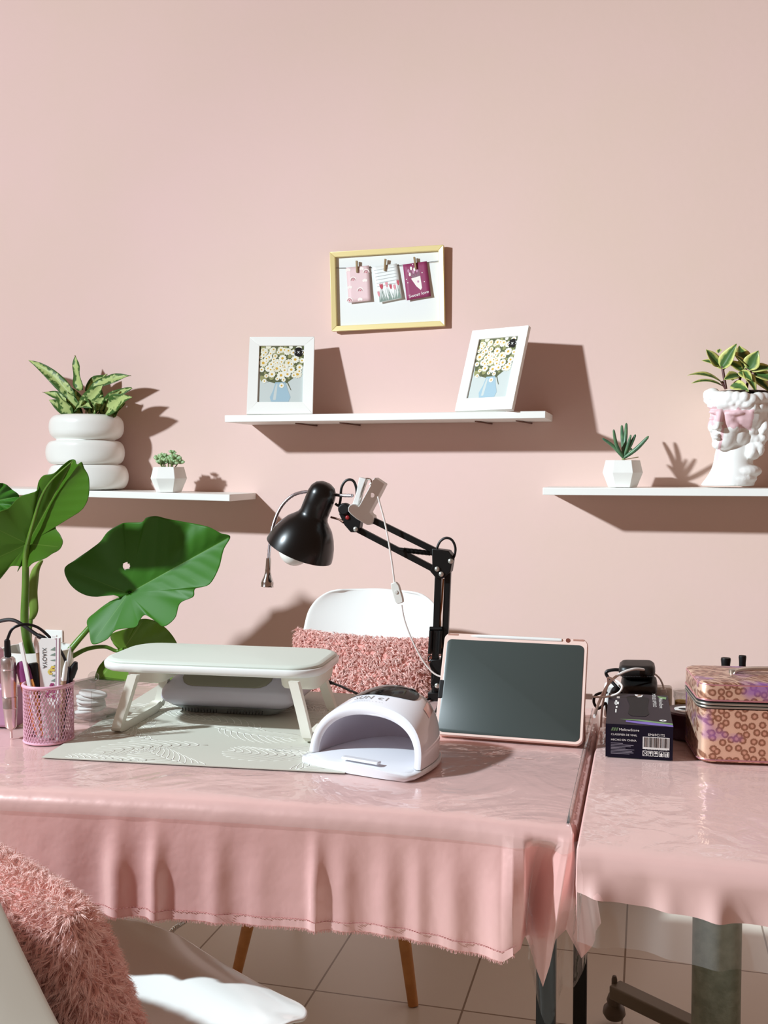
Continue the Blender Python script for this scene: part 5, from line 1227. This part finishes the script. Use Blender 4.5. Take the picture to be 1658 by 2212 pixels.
# ------------------------------------------------------------------ big-leaved plant
c5 = lambda X, Y: (X * .31363, 980 + Y * .31363)
plant = thing('elephant_ear_plant', 'tall elephant ear plant with large glossy green leaves behind the left of the table', 'plant', (onY(66, 1424, 2.35).x, 2.36, 0))
LEAFG = attr_mat('big_leaf', (58, 116, 30), (104, 152, 66), 'e', .35, 1.0, .48, mottled=(7, .22), translucent=.16)
LEAFY = attr_mat('young_leaf', (112, 150, 52), (172, 192, 104), 'e', .35, 1.0, .38, mottled=(9, .3), translucent=.3)
LEAFU = attr_mat('leaf_underside', (84, 132, 36), (140, 172, 80), 'e', .35, 1.0, .42, mottled=(8, .25), translucent=.42)
def big_leaf(outline, cen, tip, Yf, mat, lobes=(), hole=None, nang=220, nr=42, vw=5., quilt=.0022, ruffle=.006, fold=.00012):
    """outline/cen/tip in crop units; Yf(px,py) -> depth; veins from cen to tip and to lobe tips, with laterals"""
    O = catmull([V((x, y, 0)) for x, y in outline], 12, closed=True)
    C_ = V((cen[0], cen[1], 0)); T_ = V((tip[0], tip[1], 0))
    veins = [(C_, T_, 1.)]
    for lx, ly in lobes: veins.append((C_, V((lx, ly, 0)), .8))
    md = (T_ - C_); Lm = md.length; mdn = md.normalized(); nn = V((-mdn.y, mdn.x, 0))
    for k in range(1, 7):
        s = C_ + md * (.12 + .125 * k - .05)
        for sg in (-1, 1):
            e = s + (nn * sg * .86 + mdn * .55) * Lm * .62; veins.append((s, e, .55))
    rows = []; es = []
    def dist(p, a, c): d = c - a; t = max(0, min(1, (p - a).dot(d) / d.length_squared)); return (p - (a + d * t)).length
    n = len(O); fr_ = [(i / nr) ** .9 for i in range(1, nr + 1)]
    pts2 = []
    for f in fr_: pts2.append([C_.lerp(p, f) for p in O])
    b = MB(); vs = []
    for ri, row in enumerate(pts2):
        for k, p in enumerate(row):
            dv = [(dist(p, a, c), w_) for a, c, w_ in veins]
            e = max(0, max(w_ * (1 - d_ / (vw * (1.6 if w_ == 1 else 1.))) for d_, w_ in dv))
            q = min(d_ for d_, w_ in dv); X, Y = c5(p.x, p.y)
            y = Yf(X, Y) - quilt * (1 - math.exp(-(q / 45) ** 2)) - fold * 0 + ruffle * math.sin(k * 2 * math.pi * 9 / n + 1) * fr_[ri] ** 3
            across = (p - C_).dot(nn); y -= fold * abs(across)
            vs.append(onY(X, Y, y)); es.append(e)
    fs = []
    for i in range(nr - 1):
        for k in range(n):
            k2 = (k + 1) % n
            if hole and (pts2[i][k] - V((hole[0], hole[1], 0))).length < hole[2]: continue
            fs.append((i * n + k, i * n + k2, (i + 1) * n + k2, (i + 1) * n + k))
    fs.append(tuple(range(n)))
    b.add(vs, fs); b.e['e'] = es
    return b.build('leaf', mat, plant, solid=.0012, angle=180)
big_leaf([(1585, 572), (1540, 660), (1505, 790), (1440, 900), (1345, 930), (1330, 985), (1240, 1030), (1205, 1130), (1130, 1190), (1080, 1160), (1000, 1112), (960, 1150), (930, 1195), (800, 1215), (735, 1280), (638, 1312), (615, 1230), (600, 1150), (660, 1090), (750, 1022), (822, 995), (770, 972), (640, 985), (540, 950), (470, 880), (445, 790), (520, 730), (620, 660), (690, 605), (745, 535), (830, 485), (870, 475), (975, 470), (1010, 440), (1075, 430), (1160, 450), (1300, 475), (1380, 490), (1450, 510), (1520, 548)],
         (885, 962), (1575, 578), lambda X, Y: 2.41 - .00025 * (Y - 1240) + .0001 * (X - 300), LEAFG, ((480, 800), (660, 1270)), hole=(868, 780, 24))
big_leaf([(480, 45), (515, 42), (530, 74), (562, 58), (580, 100), (612, 170), (608, 300), (560, 390), (480, 435), (385, 500), (415, 560), (432, 610), (410, 660), (360, 690), (310, 722), (230, 752), (190, 785), (150, 775), (120, 812), (132, 778), (70, 778), (30, 820), (0, 862), (-70, 900), (-150, 840), (-190, 700), (-160, 540), (-100, 450), (0, 396), (60, 372), (130, 300), (200, 275), (245, 260), (268, 235), (265, 195), (300, 150), (370, 135), (430, 82)],
         (190, 620), (500, 55), lambda X, Y: 2.225 + .00035 * (Y - 1150) + .0001 * X, LEAFU, ((-150, 780), (400, 640), (-60, 500)))
big_leaf([(-150, 260), (-60, 205), (0, 203), (38, 210), (85, 248), (132, 292), (90, 340), (50, 385), (0, 396), (-90, 430), (-160, 380)], (-60, 330), (130, 292), lambda X, Y: 2.34 + .0004 * (Y - 1080), LEAFG, ())
big_leaf([(970, 1140), (1060, 1150), (1150, 1210), (1215, 1300), (1245, 1400), (1262, 1560), (1150, 1640), (900, 1650), (700, 1640), (655, 1570), (668, 1490), (720, 1420), (815, 1365), (775, 1300), (765, 1245), (850, 1212), (920, 1190)],
         (850, 1345), (1215, 1310), lambda X, Y: 2.48 + .0001 * (Y - 1400), LEAFY, ((680, 1560), (980, 1160), (1150, 1600)))
PET = P('petiole_green', (98, 138, 44), .35, noise=(20, (78, 118, 40), .3, .7))
def petiole(pts, r0, r1, nm='petiole', mat=PET):
    pts = catmull(pts, 6); n = len(pts); MB().tube(pts, [r0 + (r1 - r0) * i / (n - 1) for i in range(n)], 12).build(nm, mat, plant)
pc = lambda X, Y, yy: onY(*c5(X, Y), yy)
base = V((onY(66, 1424, 2.35).x, 2.36, .665))
petiole([base, pc(172, 1200, 2.30), pc(176, 900, 2.26), pc(178, 700, 2.24), pc(190, 620, 2.225)], .0125, .0062)
petiole([pc(190, 620, 2.223), pc(225, 490, 2.205), pc(285, 300, 2.185), pc(360, 180, 2.173), pc(495, 55, 2.163)], .0060, .0012, 'midrib')
petiole([base + V((.015, .0, 0)), pc(205, 1300, 2.36), pc(215, 1120, 2.36)], .0075, .005)
petiole([base + V((.03, -.01, 0)), pc(400, 1420, 2.37), pc(470, 1365, 2.38), pc(560, 1260, 2.40), pc(680, 1130, 2.43), pc(830, 1010, 2.44), pc(885, 962, 2.424)], .0105, .005)
petiole([base + V((.02, .03, 0)), pc(400, 1450, 2.40), pc(500, 1395, 2.40), pc(600, 1345, 2.43), pc(720, 1330, 2.46), pc(800, 1358, 2.48), pc(850, 1345, 2.478)], .0075, .0042)
# rolled young leaf
rl = [pc(215, 1140, 2.345), pc(232, 1080, 2.345), pc(228, 980, 2.345), pc(232, 890, 2.345), pc(245, 800, 2.345), pc(285, 735, 2.345)]
rl = catmull(rl, 6); n_ = len(rl); b = MB(); rows = []
for i, p in enumerate(rl):
    s = i / (n_ - 1); r = .0125 * (math.sin(math.pi * min(1, .1 + s * .85)) ** .6); rows.append([p + V((r * (1 + .16 * math.sin(3 * a + 7 * s)) * math.cos(a), r * math.sin(a) * .8, 0)) for a in (6.5 * k / 22 for k in range(23))])
b.grid(rows); b.e['e'] = [.3 + .35 * (k % 23 > 10) * .8 for k in range(len(b.v))]; b.build('rolled_leaf', LEAFY, plant, solid=.001, angle=180)
b = MB(); b.lathe([(0, 0), (.078, 0), (.08, .004), (.094, .69), (.094, .699), (.086, .699), (.084, .655), (0, .655)], (base.x + .012, 2.36, .001), n=40); b.build('pot', CERAMIC, plant)
b = MB(); b.lathe([(0, .662), (.0835, .660)], (base.x + .012, 2.36, .001), n=30); b.build('soil', SOIL, plant)

# wall socket
so_ = onY(117, 1400, YW - .006)
wo = thing('wall_socket', 'white wall socket plate low on the pink wall behind the plant', 'socket', (so_.x, YW - .001, so_.z))
MB().box((so_.x, YW - .005, so_.z), (.060, .008, .115)).build('plate', WPLAS, wo, bevel=.002)
for dz in (-.022, .022): MB().box((so_.x, YW - .0095, so_.z + dz), (.026, .002, .024)).build('outlet', P('outlet_grey', (206, 206, 200), .4), wo, bevel=.0008)
# chrome hose under the table
hs = thing('metal_hose', 'short piece of chrome hose hanging under the table by the front chair', 'hose', G(372, 2010, .3))
pts = catmull([onY(430, 1940, 2.02), onY(412, 1978, 1.99), onY(395, 1993, 1.97), onY(374, 2008, 1.96), onY(340, 2050, 1.95), onY(300, 2120, 1.95), G(290, 2190, .006), G(240, 2180, .006)], 14)
MB().tube(pts, [.0045 + .0012 * (i % 2) for i in range(len(pts))], 8).build('hose', CHROME, hs)

# ------------------------------------------------------------------ things on the right table
V2 = TZ + .0016
bx0, bx1 = G(1307, 1634, V2), G(1452, 1643, V2)
bu = (bx1 - bx0); BW = bu.length; bu.normalize(); bu.z = 0
bn = V((bu.y, -bu.x, 0))          # out of the front face
tiltb = R(8.5); bd = (-bn * math.cos(tiltb) + V((0, 0, 1)) * math.sin(tiltb)); bup = bu.cross(bd).normalized()
bv = V((0, 0, 1)) * 1.0; bv = bup
BH, BD = .0575, .140
bxr = thing('product_box', 'dark navy cardboard box with barcode and green stripe, tilted on the right table', 'box', (bx0 + bx1) / 2, math.atan2(bu.y, bu.x))
bp = lambda x, y, z: bx0 + bu * (x * BW) + bd * y + bup * z      # y back, z up
NAVY = P('box_navy', (12, 10, 32), .4, spec=.2); BGREY = P('box_grey', (40, 32, 42), .4, spec=.25)
b = MB(); vs_ = [bp(0, 0, 0), bp(1, 0, 0), bp(.965, BD, 0), bp(.035, BD, 0), bp(0, 0, BH), bp(1, 0, BH), bp(.975, BD, BH), bp(.035, BD, BH)]
b.add(vs_, [(0, 3, 2, 1), (0, 1, 5, 4), (1, 2, 6, 5), (2, 3, 7, 6), (3, 0, 4, 7)]); b.m = 1; b.add([vs_[4], vs_[5], vs_[6], vs_[7]], [(0, 1, 2, 3)])
b.build('carton', [NAVY, BGREY], bxr, smooth=False, weld=True)
b = MB()
def F(x, z, l=.0004): return bp(x, 0, z * BH) + bn * l * 1.0 - bd * 0 
def Tp(x, y, l=.0004): return bp(x * (1 - .06 * y) + .035 * y, y * BD, BH) + bup * l
def fq(x0, z0, x1, z1, l=.0004): b.poly([F(x0, z0, l), F(x1, z0, l), F(x1, z1, l), F(x0, z1, l)])
def tq(pts, l=.0004): b.poly([Tp(x, y, l) for x, y in pts])
# 0 white 1 green 2 lilac 3 black 4 grey 5 dark green
b.m = 0; fq(.555, .30, .95, .67)
rb_ = random.Random(21); x = .57; b.m = 3
while x < .935:
    w_ = rb_.choice((.004, .006, .009, .012)); fq(x, .36, x + w_, .655, .0007); x += w_ + rb_.choice((.004, .006, .010))
b.m = 0
for k in range(5):
    x = .555 + .081 * k
    for q in ((x, .09, x + .07, .105), (x, .235, x + .07, .25), (x, .09, x + .008, .25), (x + .062, .09, x + .07, .25)): fq(*q)
    if k == 0:
        for a, c_ in (((x, .1), (x + .07, .24)), ((x + .07, .1), (x, .24))): b.poly([F(a[0], a[1], .0006), F(a[0] + .009, a[1], .0006), F(c_[0] + .009, c_[1], .0006), F(c_[0], c_[1], .0006)])
    elif k == 1: fq(x + .018, .17, x + .052, .22, .0006); fq(x + .030, .11, x + .040, .17, .0006)
    elif k == 2: b.poly([F(x + .012, .17, .0006), F(x + .058, .17, .0006), F(x + .048, .22, .0006), F(x + .022, .22, .0006)]); fq(x + .032, .11, x + .038, .17, .0006)
    elif k == 3: b.poly([F(x + .035, .225, .0006), F(x + .012, .15, .0006), F(x + .058, .15, .0006)]); fq(x + .02, .11, x + .05, .15, .0006)
    else: fq(x + .016, .11, x + .026, .2, .0006); fq(x + .034, .11, x + .054, .22, .0006)
b.m = 5
for k in range(3): b.poly([F(.08 + .035 * k, .80), F(.105 + .035 * k, .80), F(.125 + .035 * k, .90), F(.10 + .035 * k, .90)])
b.m = 4
for k, (x1, z) in enumerate(((.26, .42), (.42, .375), (.38, .33), (.30, .285), (.43, .24), (.40, .195), (.42, .15), (.36, .11))): fq(.08, z, x1, z + .016)
# lid print
b.m = 1; tq([(.20, .155), (.5, .165), (1, .10), (1, .055), (.5, .125)])
b.m = 2; tq([(.30, .12), (.6, .11), (1, .050), (1, .0), (.6, .03), (.3, .08)], .0003)
b.m = 3; tq([(.30, .88), (.42, .93), (.58, .93), (.68, .86), (.64, .55), (.66, .35), (.60, .27), (.38, .27), (.33, .35), (.36, .6)], .0005)
b.m = 0; tq([(.44, .97), (.58, .97), (.56, .90), (.50, .88), (.46, .91)], .0007)
b.m = 1; tq([(.82, .95), (.97, .93), (.96, .85), (.86, .87)], .0006)
b.m = 0; tq([(.86 + .055 * math.cos(a), .17 + .025 * math.sin(a)) for a in (6.28 * i / 16 for i in range(16))], .0006)
b.m = 3; tq([(.86 + .015 * math.cos(a), .17 + .010 * math.sin(a)) for a in (6.28 * i / 10 for i in range(10))], .0008)
b.m = 0
for k, (y0_, y1_, x0, x1) in enumerate(((.5, .56, .135, .16), (.6, .75, .12, .15), (.62, .70, .11, .18), (.35, .46, .13, .15), (.82, .88, .14, .19))): tq([(x0, y0_), (x1, y0_), (x1, y1_), (x0, y1_)])
b.build('print', [P('print_white', (240, 240, 236)), P('box_green', (112, 152, 98), .35), P('box_lilac', (120, 98, 182), .35), P('ink_black', (24, 22, 24)), P('box_text_grey', (150, 146, 160), .5), P('box_dark_green', (92, 118, 84), .5)], bxr, smooth=False)
t = MB()
text(t, 'MeliowStore', .0062, F(.20, .845, .0007), bu, bup, align='LEFT'); text(t, 'EM69C1TS', .0058, F(.755, .735, .0007), bu, bup)
text(t, 'CLASSIFIER DE VINIL', .0046, F(.08, .69, .0007), bu, bup, align='LEFT'); text(t, 'HECHO EN CHINA', .0048, F(.08, .53, .0007), bu, bup, align='LEFT')
text(t, '7 590004 552068', .0050, F(.755, .315, .0009), bu, bup)
text(t, 'MeliowStore', .009, Tp(.865, .72, .0007), -bd, bu, align='CENTER'); text(t, 'MOUSE OPTICO', .0085, Tp(.76, .80, .0007), -bd, bu); 
t.build('lettering', [P('print_white', (240, 240, 236))], bxr, smooth=False)

# headphones behind the box
PADM = P('pad_leatherette', (22, 21, 20), .42, bump=(90, .25, .001))
hpz = thing('headphones', 'folded black headphones with two padded ear cushions behind the navy box', 'headphones', G(1378, 1535, V2))
hc = V((onY(1378, 1505, 1.93).x, 1.93, V2))
for k, (dz, dx, tl) in enumerate(((.070, .001, 8), (.099, -.003, -6))):
    M_ = Matrix.Translation(hc + V((dx, .0 + .01 * k, dz))) @ Matrix.Rotation(R(10 + tl), 4, 'X') @ Matrix.Rotation(R(-2), 4, 'Y')
    b = MB(); slab(b, M_, .033, .030, .016, [(.006, -.011), (.0015, -.007), (0, 0), (.0015, .008), (.006, .012), (.012, .0125)], 6); o_ = b.build('ear_cushion', PADM, hpz, angle=180)
    st_ = MB()
    for q in range(22): st_.box(M_ @ V((-.030 + .0029 * q, -.0285, -.006)), (.0016, .001, .0008))
    st_.build('seam', P('seam_grey', (74, 72, 72), .7), o_, smooth=False)
b = MB(); M_ = Matrix.Translation(hc + V((.0, .01, .026))); slab(b, M_, .034, .032, .016, [(.004, -.024), (0, -.02), (0, .02), (.004, .024)], 6); b.build('ear_cup', BPLAS, hpz, angle=50)
b = MB(); b.ell(hc + V((-.040, -.004, .045)), (.013, .014, .024)); b.build('hinge', BPLAS, hpz)
MB().tube(catmull([hc + V((-.036, .01, .06)), onY(1312, 1462, 1.95), onY(1309, 1452, 1.95), onY(1318, 1448, 1.95), onY(1335, 1447, 1.95), onY(1355, 1452, 1.95), hc + V((-.005, .02, .085))], 6), .0032, 8).build('headband_wire', BPLAS, hpz)
# white charger block
wb = thing('charger_block', 'white charging block standing behind the headphones on the right table', 'charger', V((onY(1375, 1495, 1.952).x, 1.955, V2)))
c0, c1 = onY(1304, 1480, 1.952), onY(1452, 1478, 1.952)
MB().box(V(((c0.x + c1.x) / 2, 1.972, V2 + (c0.z - V2) / 2)), (c1.x - c0.x, .03, c0.z - V2)).build('body', WPLAS, wb, bevel=.005)
WC = P('cord_white', (232, 226, 220))
cbl = thing('charging_cable', 'white charging cable from the tablet arching over the headphones', 'cable', G(1300, 1560, V2))
pq = onY(1263, 1506, 1.80)
b = MB(); b.bar(onY(1262, 1504, 1.80), onY(1279, 1505, 1.80), .0095, .006); b.build('plug', WPLAS, cbl, bevel=.001)
MB().tube(catmull([onY(1279, 1505, 1.80), onY(1300, 1506, 1.80), onY(1320, 1503, 1.80), onY(1336, 1496, 1.80), onY(1343, 1484, 1.80), onY(1336, 1474, 1.81), onY(1325, 1468, 1.82), onY(1313, 1464, 1.83), onY(1313, 1475, 1.84), onY(1306, 1500, 1.84), onY(1300, 1530, 1.84), G(1297, 1570, V2 + .003)], 6), .0019, 8).build('cord', WC, cbl)
MB().tube(catmull([G(1283, 1548, V2 + .05), onY(1292, 1520, 1.86), onY(1306, 1490, 1.87), onY(1320, 1470, 1.88), onY(1340, 1455, 1.89), onY(1365, 1446, 1.90), onY(1385, 1446, 1.91), onY(1405, 1451, 1.92), onY(1422, 1463, 1.93), onY(1430, 1477, 1.94), onY(1433, 1488, 1.94)], 6), [.0026] * 40 + [.0017] * 21, 8).build('cord', WC, cbl)
b = MB(); b.bar(onY(1432, 1488, 1.937), onY(1433, 1497, 1.937), .010, .006); b.build('plug', WPLAS, cbl, bevel=.001)
bc_ = thing('black_cable', 'tangled thin black cable between the tablet and the navy box', 'cable', G(1290, 1560, V2))
MB().tube(catmull([G(1312, 1552, V2 + .003), onY(1308, 1520, 1.90), onY(1298, 1527, 1.89), onY(1290, 1530, 1.88), onY(1282, 1517, 1.88), onY(1285, 1503, 1.88), onY(1297, 1497, 1.89), onY(1310, 1496, 1.90)], 6), .0026, 8).build('cord', BPLAS, bc_)

# glass pot and roll
jr = onY(1470, 1540, 1.905)
roll_ = thing('tape_roll', 'dark plum round tub with a white label on top beside the glittery case', 'tub', V((onY(1493, 1560, 1.86).x, 1.862, V2)))
rc = V((onY(1488, 1560, 1.862).x, 1.862, V2))
MB().lathe([(0, 0), (.040, 0), (.043, .003), (.043, .044), (.040, .047), (0, .047)], rc, n=40).build('body', P('plum_plastic', (74, 40, 52), .3), roll_, bevel=0)
MB().lathe([(0, .0475), (.026, .0475), (.026, .0472)], rc, n=32).build('label', P('print_white', (240, 240, 236)), roll_)
b = MB(); b.poly([rc + V((.013 * math.cos(a) - .006, .008 * math.sin(a), .0478)) for a in (6.28 * i / 14 for i in range(14))]); b.build('print', P('ink_black', (24, 22, 24)), roll_, smooth=False)
gpz = thing('glass_pot', 'small clear pot of yellow powder behind the plum tub', 'jar', V((jr.x, 1.925, V2)))
gc = V((onY(1476, 1530, 1.925).x, 1.925, V2)); topz = onY(1476, 1493, 1.925).z - V2
MB().lathe([(0, 0), (.0165, 0), (.0175, .002), (.0175, topz), (.016, topz), (.016, .004), (0, .004)], gc, n=28).build('glass', ACR, gpz)
MB().lathe([(0, .0045), (.0155, .0045), (.0155, topz - .018), (0, topz - .016)], gc, n=28).build('contents', P('yellow_powder', (196, 160, 70), .6), gpz)
MB().lathe([(.0178, topz - .012), (.0186, topz - .012), (.0186, topz + .002), (.0, topz + .003)], gc, n=28).build('lid', ACR, gpz)

# glittery vanity case
cf0, cf1 = G(1520, 1653, V2), G(1658, 1658, V2)
cu_ = (cf1 - cf0); cu_.z = 0; cu_.normalize(); rzc = math.atan2(cu_.y, cu_.x)
CW, CD_, CHh = .225, .150, .131
ccen = G(1508, 1650, V2) + V((0, .004, 0)) + cu_ * CW / 2 + V((-cu_.y, cu_.x, 0)) * CD_ / 2
vc = thing('vanity_case', 'glittery rose gold leopard print vanity case with zip on the right table', 'case', ccen, rzc)
Wm = WM[vc]
def leopard():
    m = P('leopard_foil', (214, 164, 128), .28, metal=.45); nt = m.node_tree; bs = nt.nodes['Principled BSDF']
    tc = nt.nodes.new('ShaderNodeTexCoord')
    vo = nt.nodes.new('ShaderNodeTexVoronoi'); vo.inputs['Scale'].default_value = 76; vo.inputs['Randomness'].default_value = .75
    nz = nt.nodes.new('ShaderNodeTexNoise'); nz.inputs['Scale'].default_value = 120
    mxv = nt.nodes.new('ShaderNodeVectorMath'); mxv.operation = 'MULTIPLY_ADD'; mxv.inputs[1].default_value = (.004, .004, .004)
    cmb = nt.nodes.new('ShaderNodeCombineXYZ')
    for q_, dv_ in ((0, (1, 1, 0)), (1, (0, -.6, 1))):
        dt = nt.nodes.new('ShaderNodeVectorMath'); dt.operation = 'DOT_PRODUCT'; dt.inputs[1].default_value = dv_; nt.links.new(tc.outputs['Object'], dt.inputs[0]); nt.links.new(dt.outputs['Value'], cmb.inputs[q_])
    vo.voronoi_dimensions = '2D'; nt.links.new(cmb.outputs[0], mxv.inputs[2]); nt.links.new(nz.outputs['Color'], mxv.inputs[0]); nt.links.new(mxv.outputs[0], vo.inputs['Vector'])
    rp = nt.nodes.new('ShaderNodeValToRGB'); e = rp.color_ramp.elements
    e[0].position = .0; e[0].color = c4((224, 176, 152)); e[1].position = .16; e[1].color = c4((218, 168, 144))
    for pos, c in ((.25, (160, 112, 90)), (.40, (152, 104, 84)), (.47, (232, 192, 166)), (.8, (236, 198, 172))): q = e.new(pos); q.color = c4(c)
    nt.links.new(vo.outputs['Distance'], rp.inputs['Fac'])
    n2 = nt.nodes.new('ShaderNodeTexNoise'); n2.inputs['Scale'].default_value = 16; n2.inputs['Detail'].default_value = 2; nt.links.new(tc.outputs['Object'], n2.inputs['Vector'])  # purple patches: iridescent reflections of the foil painted into its colour
    r2 = nt.nodes.new('ShaderNodeValToRGB'); r2.color_ramp.elements[0].position = .56; r2.color_ramp.elements[1].position = .70; r2.color_ramp.elements[0].color = (0, 0, 0, 1); r2.color_ramp.elements[1].color = (.75, .75, .75, 1)
    nt.links.new(n2.outputs['Fac'], r2.inputs['Fac'])
    mx = nt.nodes.new('ShaderNodeMix'); mx.data_type = 'RGBA'; nt.links.new(r2.outputs[0], mx.inputs[0]); nt.links.new(rp.outputs[0], mx.inputs[6]); mx.inputs[7].default_value = c4((176, 120, 208)); nt.links.new(mx.outputs[2], bs.inputs['Base Color'])
    bs.inputs['Thin Film Thickness'].default_value = 420; bs.inputs['Thin Film IOR'].default_value = 1.4
    bp = nt.nodes.new('ShaderNodeBump'); bp.inputs['Strength'].default_value = .25; bp.inputs['Distance'].default_value = .001; nt.links.new(nz.outputs['Fac'], bp.inputs['Height']); nt.links.new(bp.outputs[0], bs.inputs['Normal'])
    return m
LEO = leopard()
ZB = .089
b = MB(); slab(b, Wm @ Matrix.Translation((0, 0, 0)), CW / 2, CD_ / 2, .022, [(.005, .001), (.001, .003), (0, .007), (0, ZB - .001)], 8); b.build('body', LEO, vc, angle=60)
b = MB(); slab(b, Wm @ Matrix.Translation((0, 0, ZB + .012)), CW / 2, CD_ / 2, .022, [(0, 0), (0, CHh - ZB - .017), (.0015, CHh - ZB - .0135), (.006, CHh - ZB - .012)], 8, dome=.003); b.build('lid', LEO, vc, angle=60)
b = MB(); slab(b, Wm @ Matrix.Translation((0, 0, ZB - .001)), CW / 2 - .0008, CD_ / 2 - .0008, .022, [(0, 0), (0, .013)], 8); zb = b.build('zip_tape', P('zip_black', (22, 20, 22), .6), vc)
b = MB()
for dz in (.0035, .0085):
    o2 = rounded(CW / 2 + .0002, CD_ / 2 + .0002, .022, 10)
    b.tube([Wm @ V((x, y, ZB - .001 + dz)) for x, y in o2], .0019, 6, closed=True)
b.build('zip_teeth', P('zip_silver', (176, 172, 160), .3, metal=.8), zb)
b = MB()
for z in (ZB + .0135, CHh - .004, .006):
    o2 = rounded(CW / 2 + .0006 - (.0015 if z > .12 else 0), CD_ / 2 + .0006 - (.0015 if z > .12 else 0), .022, 10); b.tube([Wm @ V((x, y, z)) for x, y in o2], .0013, 6, closed=True)
b.build('piping', P('pink_foil', (222, 160, 170), .25, metal=.7), vc)
hp_ = [Wm @ V((x, -.004, CHh + z)) for x, z in ((-.045, .001), (-.040, .006), (-.02, .0095), (.02, .0105), (.05, .0095), (.07, .001))]
b = MB(); hh = catmull(hp_, 5); b.grid([[p + V((0, -.009, 0)), p + V((0, -.005, .002)), p + V((0, .005, .002)), p + V((0, .009, 0))] for p in hh]); b.build('handle', P('handle_foil', (206, 190, 176), .2, metal=.85), vc, solid=.003)
b = MB(); b.cyl(Wm @ V((-.047, -.004, CHh + .0005)), Wm @ V((-.047, -.004, CHh + .008)), .006, n=16); b.cyl(Wm @ V((.072, -.004, CHh + .0005)), Wm @ V((.072, -.004, CHh + .008)), .006, n=16); b.build('handle_mount', P('zip_silver', (176, 172, 160)), vc)
# polish bottles behind the case
for (px, pt_, wpx, lab) in ((1567, 1421, 10.5, 'black capped polish bottle behind the case, the left wide-topped one'), (1603, 1416, 8, 'black capped polish bottle behind the case, the slim right one')):
    tp_ = onY(px, pt_, 1.91); hgt = tp_.z - V2; r_ = wpx * 1.83 / FPX
    bt = thing('polish_bottle', lab, 'bottle', V((tp_.x, 1.91, V2)), 0, 'polish bottles behind the case')
    MB().lathe([(0, 0), (.015, 0), (.0165, .003), (.0165, hgt - .062), (.012, hgt - .055), (.007, hgt - .052), (.007, hgt - .047), (0, hgt - .047)], (tp_.x, 1.91, V2), n=24).build('glass', P('bottle_dark', (60, 30, 44), .1, coat=.5), bt)
    MB().lathe([(0, hgt - .050), (r_ * .82, hgt - .050), (r_ * .88, hgt - .012), (r_, hgt - .003), (r_ * .92, hgt), (0, hgt)], (tp_.x, 1.91, V2), n=24).build('cap', BPLAS, bt)
